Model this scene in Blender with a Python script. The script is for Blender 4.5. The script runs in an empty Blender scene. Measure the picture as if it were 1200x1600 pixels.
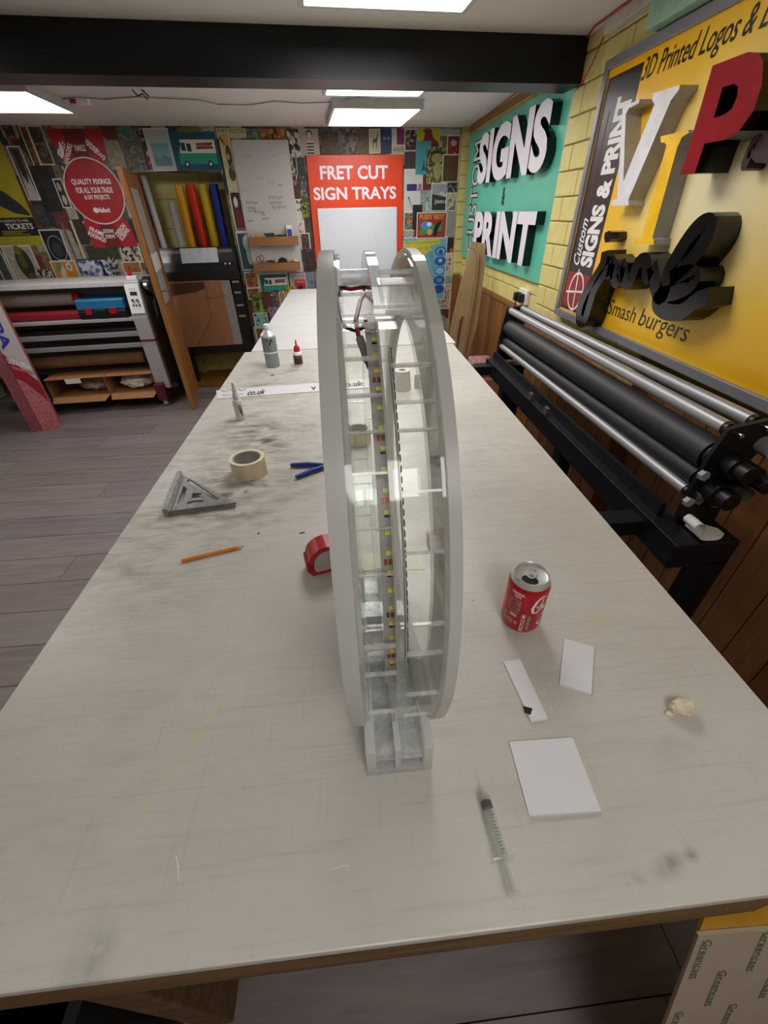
import bpy, bmesh, math, random
from mathutils import Vector, Matrix
random.seed(7)
SC = bpy.context.scene
COL = SC.collection
PI = math.pi

# ------------------------------------------------------------------ camera
T = 0.88                                   # height of the work table top
FPX, PITCH, YAW, ROLL, CAMH = 638.8, 0.6331, 0.0739, -0.022, 0.5823
def _axes():
    cy, sy, cp, sp = math.cos(YAW), math.sin(YAW), math.cos(PITCH), math.sin(PITCH)
    fwd = Vector((sy*cp, cy*cp, -sp)); right = Vector((cy, -sy, 0)); up = right.cross(fwd)
    R = right*math.cos(ROLL) + up*math.sin(ROLL); U = up*math.cos(ROLL) - right*math.sin(ROLL)
    return R, U, fwd
CR, CU, CF = _axes()
CO = Vector((0, 0, T + CAMH))
cam_d = bpy.data.cameras.new('camera'); cam = bpy.data.objects.new('camera', cam_d); COL.objects.link(cam)
cam.matrix_world = Matrix(((CR.x, CU.x, -CF.x, CO.x), (CR.y, CU.y, -CF.y, CO.y), (CR.z, CU.z, -CF.z, CO.z), (0, 0, 0, 1)))
cam_d.sensor_fit = 'VERTICAL'; cam_d.sensor_height = 36.0; cam_d.sensor_width = 27.0
cam_d.lens = FPX/1600*36; cam_d.clip_start = 0.01; cam_d.clip_end = 50
SC.camera = cam

# ------------------------------------------------------------------ world, exposure
w = bpy.data.worlds.new('world'); SC.world = w; w.use_nodes = True
w.node_tree.nodes['Background'].inputs[0].default_value = (0.5, 0.5, 0.5, 1)
w.node_tree.nodes['Background'].inputs[1].default_value = 0.05
SC.view_settings.view_transform = 'Standard'; SC.view_settings.look = 'None'
SC.view_settings.gamma = 1.0; SC.view_settings.use_curve_mapping = False
SC.view_settings.exposure = 0.5
LAMP = 8.2                                  # brightness of the ceiling panels
SC.cycles.max_bounces = 14; SC.cycles.diffuse_bounces = 5; SC.cycles.glossy_bounces = 6
SC.cycles.transmission_bounces = 12; SC.cycles.transparent_max_bounces = 40
SC.cycles.caustics_refractive = False; SC.cycles.caustics_reflective = False
SC.cycles.use_denoising = True

# ------------------------------------------------------------------ pixel -> place helpers
def ray(x, y):
    return CR*((x-600)/FPX) + CU*((800-y)/FPX) + CF
def onz(x, y, z):
    d = ray(x, y); return CO + d*((z-CO.z)/d.z)
def tb(x, y, h=0.0):                        # on the table top
    return onz(x, y, T+h)
class Fr:                                   # a placed frame: local x right, local y away, z up
    def __init__(s, loc, rz=0.0):
        s.loc = Vector(loc); s.rz = rz; s.m = Matrix.Translation(s.loc) @ Matrix.Rotation(rz, 4, 'Z'); s.i = s.m.inverted()
    def _r(s, x, y):
        return s.i @ CO, s.i.to_3x3() @ ray(x, y)
    def py(s, x, y, ly=0.0):
        o, d = s._r(x, y); return o + d*((ly-o.y)/d.y)
    def px(s, x, y, lx=0.0):
        o, d = s._r(x, y); return o + d*((lx-o.x)/d.x)
    def pz(s, x, y, lz=0.0):
        o, d = s._r(x, y); return o + d*((lz-o.z)/d.z)

# ------------------------------------------------------------------ colours and materials
def S(h, k=1.0):
    h = h.lstrip('#'); o = []
    for i in (0, 2, 4):
        c = int(h[i:i+2], 16)/255; c = c/12.92 if c <= .04045 else ((c+.055)/1.055)**2.4
        o.append(min(1, c*k))
    return (*o, 1)
_MC = {}
def nodes_of(m):
    m.use_nodes = True; nt = m.node_tree; nt.nodes.clear()
    out = nt.nodes.new('ShaderNodeOutputMaterial'); return nt, out
def N(nt, t, **k):
    n = nt.nodes.new(t)
    for a, b in k.items(): setattr(n, a, b)
    return n
def ramp(nt, stops, interp='LINEAR'):
    r = nt.nodes.new('ShaderNodeValToRGB'); cr = r.color_ramp; cr.interpolation = interp
    while len(cr.elements) < len(stops): cr.elements.new(0.5)
    for e, (p, c) in zip(cr.elements, stops): e.position = p; e.color = c
    return r
def coord(nt, scale=(1, 1, 1), kind='Object', loc=(0, 0, 0)):
    tc = N(nt, 'ShaderNodeTexCoord'); mp = N(nt, 'ShaderNodeMapping')
    mp.inputs['Scale'].default_value = scale; mp.inputs['Location'].default_value = loc
    nt.links.new(tc.outputs[kind], mp.inputs[0]); return mp.outputs[0]
def mat(name, col, rough=.5, metal=0., var=.10, scale=25., stretch=(1, 1, 1), col2=None, bump=0., spec=.5, trans=0., coat=0., dist=.0, det=4):
    if name in _MC: return _MC[name]
    m = bpy.data.materials.new(name); _MC[name] = m
    nt, out = nodes_of(m); b = N(nt, 'ShaderNodeBsdfPrincipled'); nt.links.new(b.outputs[0], out.inputs[0])
    c = S(col) if isinstance(col, str) else col
    if col2: c2 = S(col2)
    else: c2 = tuple(min(1, x*(1+var)+.002*var) for x in c[:3])+(1,)
    c1 = c if col2 else tuple(x*(1-var) for x in c[:3])+(1,)
    nz = N(nt, 'ShaderNodeTexNoise'); nz.inputs['Scale'].default_value = scale; nz.inputs['Detail'].default_value = det
    nz.inputs['Distortion'].default_value = dist
    nt.links.new(coord(nt, stretch), nz.inputs['Vector'])
    r = ramp(nt, [(.3, c1), (.7, c2)]); nt.links.new(nz.outputs['Fac'], r.inputs[0]); nt.links.new(r.outputs[0], b.inputs['Base Color'])
    b.inputs['Roughness'].default_value = rough; b.inputs['Metallic'].default_value = metal
    b.inputs['Specular IOR Level'].default_value = spec; b.inputs['Transmission Weight'].default_value = trans
    b.inputs['Coat Weight'].default_value = coat
    if bump:
        bp = N(nt, 'ShaderNodeBump'); bp.inputs['Strength'].default_value = bump; bp.inputs['Distance'].default_value = .004
        nt.links.new(nz.outputs['Fac'], bp.inputs['Height']); nt.links.new(bp.outputs[0], b.inputs['Normal'])
    return m
def wood(name, c1, c2, rough=.5, axis='z', scale=9., bump=.15):
    st = {'x': (.12, 1, 1), 'y': (1, .12, 1), 'z': (1, 1, .12)}[axis]
    return mat(name, c1, rough, 0, 0, scale*3, st, c2, bump, dist=1.2, det=6)
def clear(name, tint=(.97, .985, .975), haze=.03, gloss=.03, edge=0.0):
    """thin clear acrylic: straight-through view, Fresnel gloss, a little white haze"""
    if name in _MC: return _MC[name]
    m = bpy.data.materials.new(name); _MC[name] = m; nt, out = nodes_of(m)
    tr = N(nt, 'ShaderNodeBsdfTransparent'); tr.inputs[0].default_value = (*tint, 1)
    gl = N(nt, 'ShaderNodeBsdfGlossy'); gl.inputs['Roughness'].default_value = gloss
    df = N(nt, 'ShaderNodeBsdfTranslucent'); df.inputs[0].default_value = (.9, .9, .9, 1)
    d2 = N(nt, 'ShaderNodeBsdfDiffuse'); d2.inputs[0].default_value = (.85, .86, .86, 1)
    a = N(nt, 'ShaderNodeMixShader'); a.inputs[0].default_value = .5
    nt.links.new(df.outputs[0], a.inputs[1]); nt.links.new(d2.outputs[0], a.inputs[2])
    nz = N(nt, 'ShaderNodeTexNoise'); nz.inputs['Scale'].default_value = 60
    nt.links.new(coord(nt), nz.inputs['Vector'])
    mr = N(nt, 'ShaderNodeMapRange'); mr.inputs[1].default_value = .35; mr.inputs[2].default_value = .75
    mr.inputs[3].default_value = haze*.6; mr.inputs[4].default_value = haze*1.5+edge
    nt.links.new(nz.outputs['Fac'], mr.inputs[0])
    mx = N(nt, 'ShaderNodeMixShader'); nt.links.new(mr.outputs[0], mx.inputs[0])
    nt.links.new(tr.outputs[0], mx.inputs[1]); nt.links.new(a.outputs[0], mx.inputs[2])
    fr = N(nt, 'ShaderNodeFresnel'); fr.inputs[0].default_value = 1.49
    ge = N(nt, 'ShaderNodeNewGeometry'); iv = N(nt, 'ShaderNodeMath', operation='SUBTRACT'); iv.inputs[0].default_value = 1
    nt.links.new(ge.outputs['Backfacing'], iv.inputs[1]); mu = N(nt, 'ShaderNodeMath', operation='MULTIPLY')
    nt.links.new(fr.outputs[0], mu.inputs[0]); nt.links.new(iv.outputs[0], mu.inputs[1])
    m2 = N(nt, 'ShaderNodeMixShader'); nt.links.new(mu.outputs[0], m2.inputs[0])
    nt.links.new(mx.outputs[0], m2.inputs[1]); nt.links.new(gl.outputs[0], m2.inputs[2])
    nt.links.new(m2.outputs[0], out.inputs[0]); return m
def emit(name, col, strength):
    m = bpy.data.materials.new(name); nt, out = nodes_of(m); e = N(nt, 'ShaderNodeEmission')
    e.inputs[0].default_value = col; e.inputs[1].default_value = strength; nt.links.new(e.outputs[0], out.inputs[0]); return m

WHITE = mat('white_plastic', '#e8e8ea', .35, var=.04)
BLACK = mat('black_plastic', '#0c0c0e', .45, var=.2)
BLACKG = mat('black_gloss', '#08080a', .18, var=.2)
BLACKM = mat('black_metal', '#131318', .45, .3, var=.2)
CHROME = mat('steel', '#b9bbbf', .22, 1., var=.06)
ALU = mat('aluminium', '#a3a4a8', .38, .9, var=.06)
GREYP = mat('grey_paint', '#8b8c92', .45, var=.05)
INK = mat('black_ink', '#101012', .6)
PAPER = mat('paper', '#dcdad5', .8, var=.03)
KRAFT = mat('kraft_card', '#a5744a', .8, var=.12, scale=14)
PINE = wood('pine', '#b27a3e', '#8a5626', .5)
REDP = mat('red_plastic', '#b3101c', .35, var=.08)

# ------------------------------------------------------------------ mesh builder
class MB:
    def __init__(s): s.v = []; s.f = []; s.mi = []
    def add(s, vs, fs, m=0):
        n = len(s.v); s.v += [tuple(p) for p in vs]; s.f += [tuple(i+n for i in f) for f in fs]; s.mi += [m]*len(fs); return s
    def box(s, x0, x1, y0, y1, z0, z1, m=0, mtx=None):
        vs = [Vector((x, y, z)) for x in (x0, x1) for y in (y0, y1) for z in (z0, z1)]
        if mtx is not None: vs = [mtx @ p for p in vs]
        return s.add(vs, [(0, 1, 3, 2), (4, 6, 7, 5), (0, 4, 5, 1), (2, 3, 7, 6), (0, 2, 6, 4), (1, 5, 7, 3)], m)
    def rings(s, rs, m=0, close=False, caps=True):
        k = len(rs[0]); vs = [p for r in rs for p in r]; fs = []
        L = len(rs)
        for i in range(L if close else L-1):
            a, b = i*k, ((i+1) % L)*k
            for j in range(k):
                j2 = (j+1) % k; fs.append((a+j, a+j2, b+j2, b+j))
        if caps and not close: fs += [tuple(range(k))[::-1], tuple(range((L-1)*k, L*k))]
        return s.add(vs, fs, m)
    def cyl(s, p0, p1, r0, r1=None, n=16, m=0, caps=True):
        p0, p1 = Vector(p0), Vector(p1); r1 = r0 if r1 is None else r1
        d = (p1-p0).normalized(); a = d.orthogonal().normalized(); b = d.cross(a)
        c = [(math.cos(2*PI*i/n), math.sin(2*PI*i/n)) for i in range(n)]
        return s.rings([[p0+(a*x+b*y)*r0 for x, y in c], [p1+(a*x+b*y)*r1 for x, y in c]], m, caps=caps)
    def tube(s, pts, r, n=8, m=0):
        pts = [Vector(p) for p in pts]; rs = []
        up = None
        for i, p in enumerate(pts):
            d = (pts[min(i+1, len(pts)-1)]-pts[max(i-1, 0)]).normalized()
            if up is None: up = d.orthogonal().normalized()
            a = (up - d*up.dot(d)); a = a.normalized() if a.length > 1e-6 else d.orthogonal().normalized(); up = a; b = d.cross(a)
            rr = r[i] if isinstance(r, (list, tuple)) else r
            rs.append([p+(a*math.cos(2*PI*j/n)+b*math.sin(2*PI*j/n))*rr for j in range(n)])
        return s.rings(rs, m)
    def lathe(s, prof, c=(0, 0, 0), n=24, m=0, mtx=None, caps=True):
        c = Vector(c); rs = []
        for r, z in prof:
            q = [Vector((r*math.cos(2*PI*j/n), r*math.sin(2*PI*j/n), z)) for j in range(n)]
            rs.append([(mtx @ p if mtx is not None else p+c) for p in q])
        return s.rings(rs, m, caps=caps)
    def prism(s, poly, f, d0, d1, m=0, mside=None):
        """poly of (u,v); f(u,v,d)->point"""
        n = len(poly); vs = [f(u, v, d0) for u, v in poly]+[f(u, v, d1) for u, v in poly]
        s.add(vs, [tuple(range(n)), tuple(range(n, 2*n))[::-1]], m)
        return s.add(vs, [(i, (i+1) % n, n+(i+1) % n, n+i) for i in range(n)], m if mside is None else mside)
    def stroke(s, pts, wd, f, d0, d1, m=0):
        """ribbon of width wd along 2D pts, extruded from d0 to d1"""
        P = [Vector(p) for p in pts]; Ls = []; Rs = []
        for i, p in enumerate(P):
            t = (P[min(i+1, len(P)-1)]-P[max(i-1, 0)]).normalized(); nn = Vector((-t.y, t.x))
            ww = wd[i] if isinstance(wd, (list, tuple)) else wd
            Ls.append(p+nn*ww/2); Rs.append(p-nn*ww/2)
        rs = [[f(l.x, l.y, d0), f(r.x, r.y, d0), f(r.x, r.y, d1), f(l.x, l.y, d1)] for l, r in zip(Ls, Rs)]
        return s.rings(rs, m)
    def build(s, name, mats, parent=None, smooth=False, bevel=0., loc=None, rz=0., seg=2):
        me = bpy.data.meshes.new(name); me.from_pydata(s.v, [], s.f); me.update()
        bm = bmesh.new(); bm.from_mesh(me)
        bm.faces.ensure_lookup_table()
        for f, i in zip(bm.faces, s.mi): f.material_index = i
        bmesh.ops.recalc_face_normals(bm, faces=bm.faces); bm.to_mesh(me); bm.free()
        for mm in (mats if isinstance(mats, (list, tuple)) else [mats]): me.materials.append(mm)
        if smooth:
            me.polygons.foreach_set('use_smooth', [True]*len(me.polygons)); me.set_sharp_from_angle(angle=math.radians(smooth if smooth is not True else 40))
        o = bpy.data.objects.new(name, me); COL.objects.link(o)
        if parent is not None: o.parent = parent
        if loc is not None: o.location = loc
        o.rotation_euler.z = rz
        if bevel:
            b = o.modifiers.new('bevel', 'BEVEL'); b.width = bevel; b.segments = seg; b.limit_method = 'ANGLE'; b.angle_limit = math.radians(50)
        return o
def tag(o, label=None, cat=None, group=None, kind=None):
    for k, v in (('label', label), ('category', cat), ('group', group), ('kind', kind)):
        if v: o[k] = v
    return o
def thing(name, label, cat, loc=(0, 0, 0), rz=0., group=None):
    o = bpy.data.objects.new(name, None); COL.objects.link(o); o.location = loc; o.rotation_euler.z = rz; o.empty_display_size = .05
    return tag(o, label, cat, group)
def frthing(name, label, cat, fr, group=None): return thing(name, label, cat, fr.loc, fr.rz, group)
def dup(root, loc=None, rz=None, **k):
    c = root.copy(); COL.objects.link(c)
    if loc is not None: c.location = loc
    if rz is not None: c.rotation_euler.z = rz
    for ch in root.children:
        d = ch.copy(); COL.objects.link(d); d.parent = c
        for g in ch.children:
            e = g.copy(); COL.objects.link(e); e.parent = d
    tag(c, **k); return c
WF = lambda u, v, d: Vector((u, d, v))      # wall mapping: u right, v up, d = local y

# ------------------------------------------------------------------ text and 2D shapes with holes
def _curve_mesh(c):
    o = bpy.data.objects.new('tmp', c); COL.objects.link(o)
    dg = bpy.context.evaluated_depsgraph_get(); me = bpy.data.meshes.new_from_object(o.evaluated_get(dg))
    bpy.data.objects.remove(o); v = [tuple(p.co) for p in me.vertices]; f = [tuple(p.vertices) for p in me.polygons]
    bpy.data.meshes.remove(me); bpy.data.curves.remove(c); return v, f
_TC = {}
def text_vf(s, bold=0., shear=0., ext=0., res=3):
    k = (s, bold, shear, ext, res)
    if k in _TC: return _TC[k]
    c = bpy.data.curves.new('t', 'FONT'); c.body = s; c.offset = bold; c.shear = shear; c.extrude = ext; c.resolution_u = res
    v, f = _curve_mesh(c)
    x0 = min(p[0] for p in v); x1 = max(p[0] for p in v); y0 = min(p[1] for p in v); y1 = max(p[1] for p in v)
    v = [((p[0]-x0)/(x1-x0), (p[1]-y0)/(y1-y0), p[2]) for p in v]
    _TC[k] = (v, f, (x1-x0)/(y1-y0)); return _TC[k]
def shape_vf(loops, ext=1.):
    c = bpy.data.curves.new('s', 'CURVE'); c.dimensions = '2D'; c.fill_mode = 'BOTH'; c.extrude = ext
    for L in loops:
        sp = c.splines.new('POLY'); sp.points.add(len(L)-1); sp.use_cyclic_u = True
        for p, q in zip(sp.points, L): p.co = (q[0], q[1], 0, 1)
    return _curve_mesh(c)
def lettering(parent, s, x0, x1, z0, z1, ly, mt, bold=0., shear=0., rot=0, depth=0., name='lettering', f=None, mside=None, res=3):
    """flat (or raised) text filling a rectangle on a wall-like face; rot=90 reads upwards"""
    v, fc, _ = text_vf(s, bold, shear, .5 if depth else 0., res); f = f or WF
    mb = MB(); vs = []
    for a, b, c in v:
        if rot == 90: a, b = 1-b, a
        elif rot == -90: a, b = b, 1-a
        vs.append(f(x0+(x1-x0)*a, z0+(z1-z0)*b, ly-(c+.5)*depth if depth else ly))
    mb.add(vs, fc)
    o = mb.build(name, [mt] if mside is None else [mt, mside], parent)
    if mside is not None:
        me = o.data; ymin = min(p.co.y for p in me.vertices)
        for p in me.polygons: p.material_index = 0 if abs(p.center.y-ymin) < 1e-5 else 1
    return o
def raised_word(parent, s, x0, x1, z0, z1, ly, depth, face, side, bold=.03, gap=.04, shear=0.):
    ws = [text_vf(c, bold, shear, .5)[2] for c in s]; tot = sum(ws)+gap*(len(s)-1); x = 0
    for c, wd in zip(s, ws):
        lettering(parent, c, x0+(x1-x0)*x/tot, x0+(x1-x0)*(x+wd)/tot, z0, z1, ly, face, bold, shear, 0, depth, 'letter', mside=side, res=5); x += wd+gap
def scribble(parent, x0, x1, z0, z1, ly, mt, n=6, wd=None, f=None, name='illegible_writing', seed=0, thick=.0004):
    """writing too small to read in the photograph: an uneven zigzag stroke"""
    rn = random.Random(seed*7+n); h = z1-z0; wd = wd or h*.16; f = f or WF; P = []
    for i in range(2*n+1): P.append((x0+(x1-x0)*i/(2*n), z0+h*((.08+.25*rn.random()) if i % 2 else (.62+.36*rn.random()))))
    return MB().stroke(P, wd, f, ly, ly-thick).build(name, mt, parent)
def shape(parent, loops, f, d0, d1, mats, name, front=True):
    """extruded 2D shape with holes; front (d1) face gets mats[0], sides mats[1]"""
    v, fc = shape_vf(loops); mb = MB(); mb.add([f(a, b, d0 if c < 0 else d1) for a, b, c in v], fc)
    o = mb.build(name, mats, parent)
    if len(mats) > 1:
        me = o.data; idx = {i for i, p in enumerate(v) if p[2] > 0}
        for p in me.polygons: p.material_index = 0 if all(i in idx for i in p.vertices) else 1
    return o

# ================================================================== SETTING
SCL = 1.4
SK = math.atan(.0838)                        # the back wall and the beam stand slightly askew
WALL = Fr((0, 4.802, 0), SK)
RW = Fr((1.213, 0, 0), -PI/2)                # right wall: local x = towards the viewer, local y = into the wall
ZC = T + 1.179
# --- floor of grey planks
M_FLOORB = mat('floor_joint', '#2a2526', .8)
fl = MB().box(-3.6, 1.4, -1.7, 5.4, -.03, -.006).build('floor', M_FLOORB); tag(fl, kind='structure')
plank_m = []
for i in range(4):
    plank_m.append(wood('grey_plank_%d' % i, ['#857b7b', '#8d8281', '#7e7475', '#887c7a'][i], ['#6d6364', '#746a69', '#665c5d', '#706564'][i], .42, 'x', 7., .1))
PW = .192
row = 0; y = -1.68
pm = {}
while y < 4.75:
    x = -3.58 - random.random()*1.0
    while x < 1.2:
        x1 = x+1.25; a = max(x, -3.58); b = min(x1, 1.2)
        if b-a > .05:
            key = (round(b-a, 3), random.randrange(4))
            if key not in pm:
                pm[key] = MB().box(0, b-a-.003, 0, PW-.003, -.008, 0).build('plank', plank_m[key[1]], fl); o = pm[key]
            else:
                o = pm[key].copy(); COL.objects.link(o)
            o.location = (a, y, 0)
        x = x1
    y += PW
# --- ceiling
M_CEIL = mat('ceiling_paint', '#d3cdc8', .8, var=.05, scale=3)
ce = MB().box(-3.6, 1.4, -1.7, 5.9, ZC, ZC+.05).build('ceiling', M_CEIL); tag(ce, kind='structure')
# --- back wall with the opening for the printer
M_WALLP = mat('wall_paint', '#b9b5a4', .8, var=.06, scale=5)
def collage():
    m = bpy.data.materials.new('old_poster_collage'); nt, out = nodes_of(m); b = N(nt, 'ShaderNodeBsdfPrincipled'); nt.links.new(b.outputs[0], out.inputs[0])
    vo = N(nt, 'ShaderNodeTexVoronoi', feature='F1', distance='CHEBYCHEV'); vo.inputs['Scale'].default_value = 6.5; vo.inputs['Randomness'].default_value = .55
    nt.links.new(coord(nt, (1.25, 0, .85)), vo.inputs['Vector'])
    sp = N(nt, 'ShaderNodeSeparateColor'); nt.links.new(vo.outputs['Color'], sp.inputs[0])
    r = ramp(nt, [(0, S('#2b2624')), (.16, S('#6d655a')), (.30, S('#8f8775')), (.42, S('#3f4a46')), (.54, S('#5c2a24')), (.64, S('#9a9384')), (.76, S('#26262b')), (.88, S('#6a5a3c'))], 'CONSTANT'); nt.links.new(sp.outputs[0], r.inputs[0])
    nz = N(nt, 'ShaderNodeTexNoise'); nz.inputs['Scale'].default_value = 28; nz.inputs['Detail'].default_value = 6; nt.links.new(coord(nt), nz.inputs['Vector'])
    mx = N(nt, 'ShaderNodeMix', data_type='RGBA', blend_type='OVERLAY'); mx.inputs[0].default_value = .8; nt.links.new(r.outputs[0], mx.inputs[6]); nt.links.new(nz.outputs['Fac'], mx.inputs[7])
    nt.links.new(mx.outputs[2], b.inputs['Base Color']); b.inputs['Roughness'].default_value = .6; return m
M_WALLB = collage()
M_YEL = mat('yellow_painted_brick', '#d2c47c', .6, var=.06, scale=14, bump=.35)
M_YELM = mat('yellow_painted_mortar', '#b5a564', .7, var=.1, scale=14)
ox0 = WALL.py(219, 300).x; ox1 = WALL.py(352, 300).x; oz1 = WALL.py(290, 268).z
wb = MB()
wb.box(-3.7, ox0, 0, .12, 0, ZC).box(ox1, 1.4, 0, .12, 0, ZC).box(ox0, ox1, 0, .12, oz1, ZC)
wb = wb.build('wall_back', M_WALLB); wb.location = WALL.loc; wb.rotation_euler.z = SK; tag(wb, kind='structure')
AD = .30                                    # depth of the recess
al = MB().box(ox0-.2, ox1+.6, AD, AD+.06, 0, ZC).box(ox0-.26, ox0-.2, .12, AD+.06, 0, ZC).box(ox1+.6, ox1+.66, .12, AD+.06, 0, ZC)
al = al.build('wall_alcove', M_YELM); al.location = WALL.loc; al.rotation_euler.z = SK; tag(al, kind='structure')
bk = None
for r in range(9):
    for c in range(5):
        x0 = ox0-.2+c*.445-(r % 2)*.22; x1 = min(x0+.437, ox1+.58); x0 = max(x0, ox0-.195)
        if x1-x0 < .06: continue
        MB().box(x0, x1, AD-.006, AD+.01, .02+r*.225, .02+r*.225+.217).build('block', M_YEL, al, bevel=.004)
# --- right wall: dado of vertical boards, painted brick above, projecting pier
M_DADO = [wood('dado_board_%d' % i, a, b, .45, 'z', 6., .1) for i, (a, b) in enumerate((('#8f6136', '#754a24'), ('#976839', '#7b4e27'), ('#875930', '#6e4521')))]
ZD = T+.03
wr = MB().box(-5.4, 1.7, .012, .15, 0, ZC).box(-2.62, -1.55, -.078, .012, 0, ZC).build('wall_right', M_YELM)
wr.location = RW.loc; wr.rotation_euler.z = RW.rz; tag(wr, kind='structure')
for k in range(46):
    x0 = -5.0+k*.115
    if -2.7 < x0 < -1.6: continue
    MB().box(x0, x0+.111, -.004, .012, .0, ZD-.03).build('board', M_DADO[k % 3], wr, bevel=.003)
MB().box(-5.0, -2.62, -.012, .012, ZD-.03, ZD).build('dado_cap', M_DADO[1], wr, bevel=.003)
for k in range(10):
    x0 = -2.62+k*.107; MB().box(x0, x0+.104, -.092, -.078, 0, ZD-.03).build('board', M_DADO[k % 3], wr, bevel=.003)
MB().box(-1.552, -1.540, -.092, .0, 0, ZD-.03).build('board', M_DADO[2], wr, bevel=.003)
BH, BL_ = .1, .225
bmeshes = {}
def brick_run(x0, x1, y0, z0, z1, off=0., proud=.012):
    r = 0; z = z0
    while z < z1-.02:
        x = x0-(BL_/2 if r % 2 else 0)-off
        while x < x1-.01:
            a, b = max(x, x0), min(x+BL_-.005, x1); c = min(z+BH-.005, z1)
            if b-a > .02:
                key = (round(b-a, 3), round(c-z, 3))
                if key not in bmeshes:
                    bmeshes[key] = MB().box(0, b-a, -proud, .004, 0, c-z).build('brick', M_YEL, wr, bevel=.005); o = bmeshes[key]
                else: o = bmeshes[key].copy(); COL.objects.link(o)
                o.location = (a, y0, z); o.rotation_euler.x = random.uniform(-.01, .01)
            x += BL_
        z += BH; r += 1
brick_run(-2.615, -1.56, -.078, ZD, ZC)                 # the pier face
brick_run(-4.95, -2.63, .012, ZD+.002, T+.30)            # strip under the teal sign
brick_run(-4.95, -2.63, .012, ZC-.1, ZC)
# narrow return in the corner beside the posters
cx0 = WALL.py(719, 230).x
pil = MB().box(cx0, cx0+.3, -.06, 0, 0, ZC).build('wall_corner', M_YELM); pil.location = WALL.loc; pil.rotation_euler.z = SK; tag(pil, kind='structure')
for r in range(11):
    z = ZD+.02+r*.1
    if z+.09 < ZC: MB().box(cx0-.004, cx0+.2, -.068, -.058, z, z+.092).build('brick', M_YEL, pil, bevel=.005)
MB().box(cx0-.006, cx0+.2, -.072, -.058, 0, ZD+.01).build('board', M_DADO[0], pil, bevel=.003)
# walls out of view
wl = MB().box(-3.66, -3.6, -1.7, 5.4, 0, ZC).build('wall_left', M_WALLP); tag(wl, kind='structure')
wf = MB().box(-3.6, 1.4, -1.76, -1.7, 0, ZC).build('wall_front', M_WALLP); tag(wf, kind='structure')
# --- black steel beam
BEAM = Fr((0, 2.453, 0), SK)
bz = T+1.040
M_BEAM = mat('beam_paint', '#101116', .42, .2, var=.25, scale=6)
bm_ = MB().box(-3.62, 1.13, 0, .016, bz, ZC).box(-3.62, 1.13, -.02, .16, bz-.012, bz)
bm_ = bm_.build('trim_1', M_BEAM); bm_.location = BEAM.loc; bm_.rotation_euler.z = SK; tag(bm_, 'black steel beam spanning the ceiling', None, kind='structure')
# ceiling trim along the right wall: white trunking and ochre strip
M_OCH = mat('ochre_strip', '#8d6f35', .6)
tr = MB().box(-4.9, -2.6, -.018, .012, ZC-.035, ZC).build('trim_2', M_OCH); tr.location = RW.loc; tr.rotation_euler.z = RW.rz; tag(tr, kind='structure')

# ================================================================== CEILING LAMPS
M_LAMP = emit('lit_diffuser', (1, .98, .95, 1), LAMP)
M_LFR = mat('lamp_frame', '#b8b4b2', .5)
M_LFR2 = mat('lamp_frame_pink', '#9c7f7c', .5)
def panel_lamp(x0, x1, y0, y1, label):
    z = ZC-.05; cx, cy = (x0+x1)/2, (y0+y1)/2
    t = thing('ceiling_light', label, 'ceiling light', (cx, cy, z), SK, 'square panel lights on the ceiling')
    a, b = (x1-x0)/2, (y1-y0)/2; e = .018
    MB().box(-a-e, -a, -b-e, b+e, 0, .05).box(a, a+e, -b-e, b+e, 0, .05).box(-a, a, -b-e, -b, 0, .05).box(-a, a, b, b+e, 0, .05).build('frame', M_LFR, t)
    MB().box(-a, a, -b, b, .004, .010).build('diffuser', M_LAMP, t)
    return t
zl = ZC-.05
q = onz(488, 10, zl), onz(735, 19, zl)
panel_lamp(q[0].x, q[1].x, q[0].y-.66, (q[0].y+q[1].y)/2, 'lit square ceiling light on the viewer side of the black beam')
q = onz(516, 148, zl), onz(660, 152, zl)
panel_lamp(q[0].x, q[1].x, q[0].y-.6, (q[0].y+q[1].y)/2, 'lit square ceiling light just behind the black beam')
q = onz(519, 199, zl), onz(630, 199.5, zl), onz(519, 171, zl)
panel_lamp(q[0].x, q[1].x, q[2].y, (q[0].y+q[1].y)/2-.06, 'lit square ceiling light above the orange fret cut sign')
q = onz(118, 176, zl), onz(42, 142, zl)
panel_lamp(q[0].x-.6, q[0].x, q[1].y, q[0].y, 'lit square ceiling light above the grey laminating machine')
# the two rows of lights go on over the viewer's end of the room
panel_lamp(-.05, .49, -1.0, -.4, 'ceiling light over the floor at the viewer end of the room')
panel_lamp(-2.23, -1.63, 1.45, 2.05, 'ceiling light over the grey plank floor')
# cable run along the ceiling
pts = [onz(a, b, ZC-.008) for a, b in ((92, 155), (118, 152), (150, 154), (160, 155), (215, 151), (243, 153), (270, 154), (310, 156), (340, 163), (390, 164), (429, 158), (470, 161), (535, 159), (542, 154), (560, 152), (580, 153))]
tag(MB().tube(pts, .0035, 6).build('ceiling_cable', mat('cable_grey', '#8d8783', .6)), 'thin grey cable clipped across the ceiling behind the beam', 'cable')
p = onz(120, 153, ZC); p.x += .03
j = thing('junction_box', 'small white junction box on the ceiling with a red plug', 'junction box', (p.x, p.y, ZC-.03))
MB().box(-.035, .035, -.02, .02, 0, .03).build('box_body', WHITE, j, bevel=.004)
MB().cyl((-.075, 0, .016), (-.03, 0, .016), .011).build('plug', REDP, j, True)
p = onz(218, 150, ZC-.03)
k = thing('cable_clip', 'twisted loop of black cable hanging at the ceiling clip', 'cable', (p.x, p.y, ZC))
MB().tube([(-.03, 0, -.005), (-.01, .0, -.03), (.02, 0, -.02), (.04, 0, -.045), (.05, 0, -.03), (.02, 0, -.004)], .004, 6).build('loop', BLACK, k, True)

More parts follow.
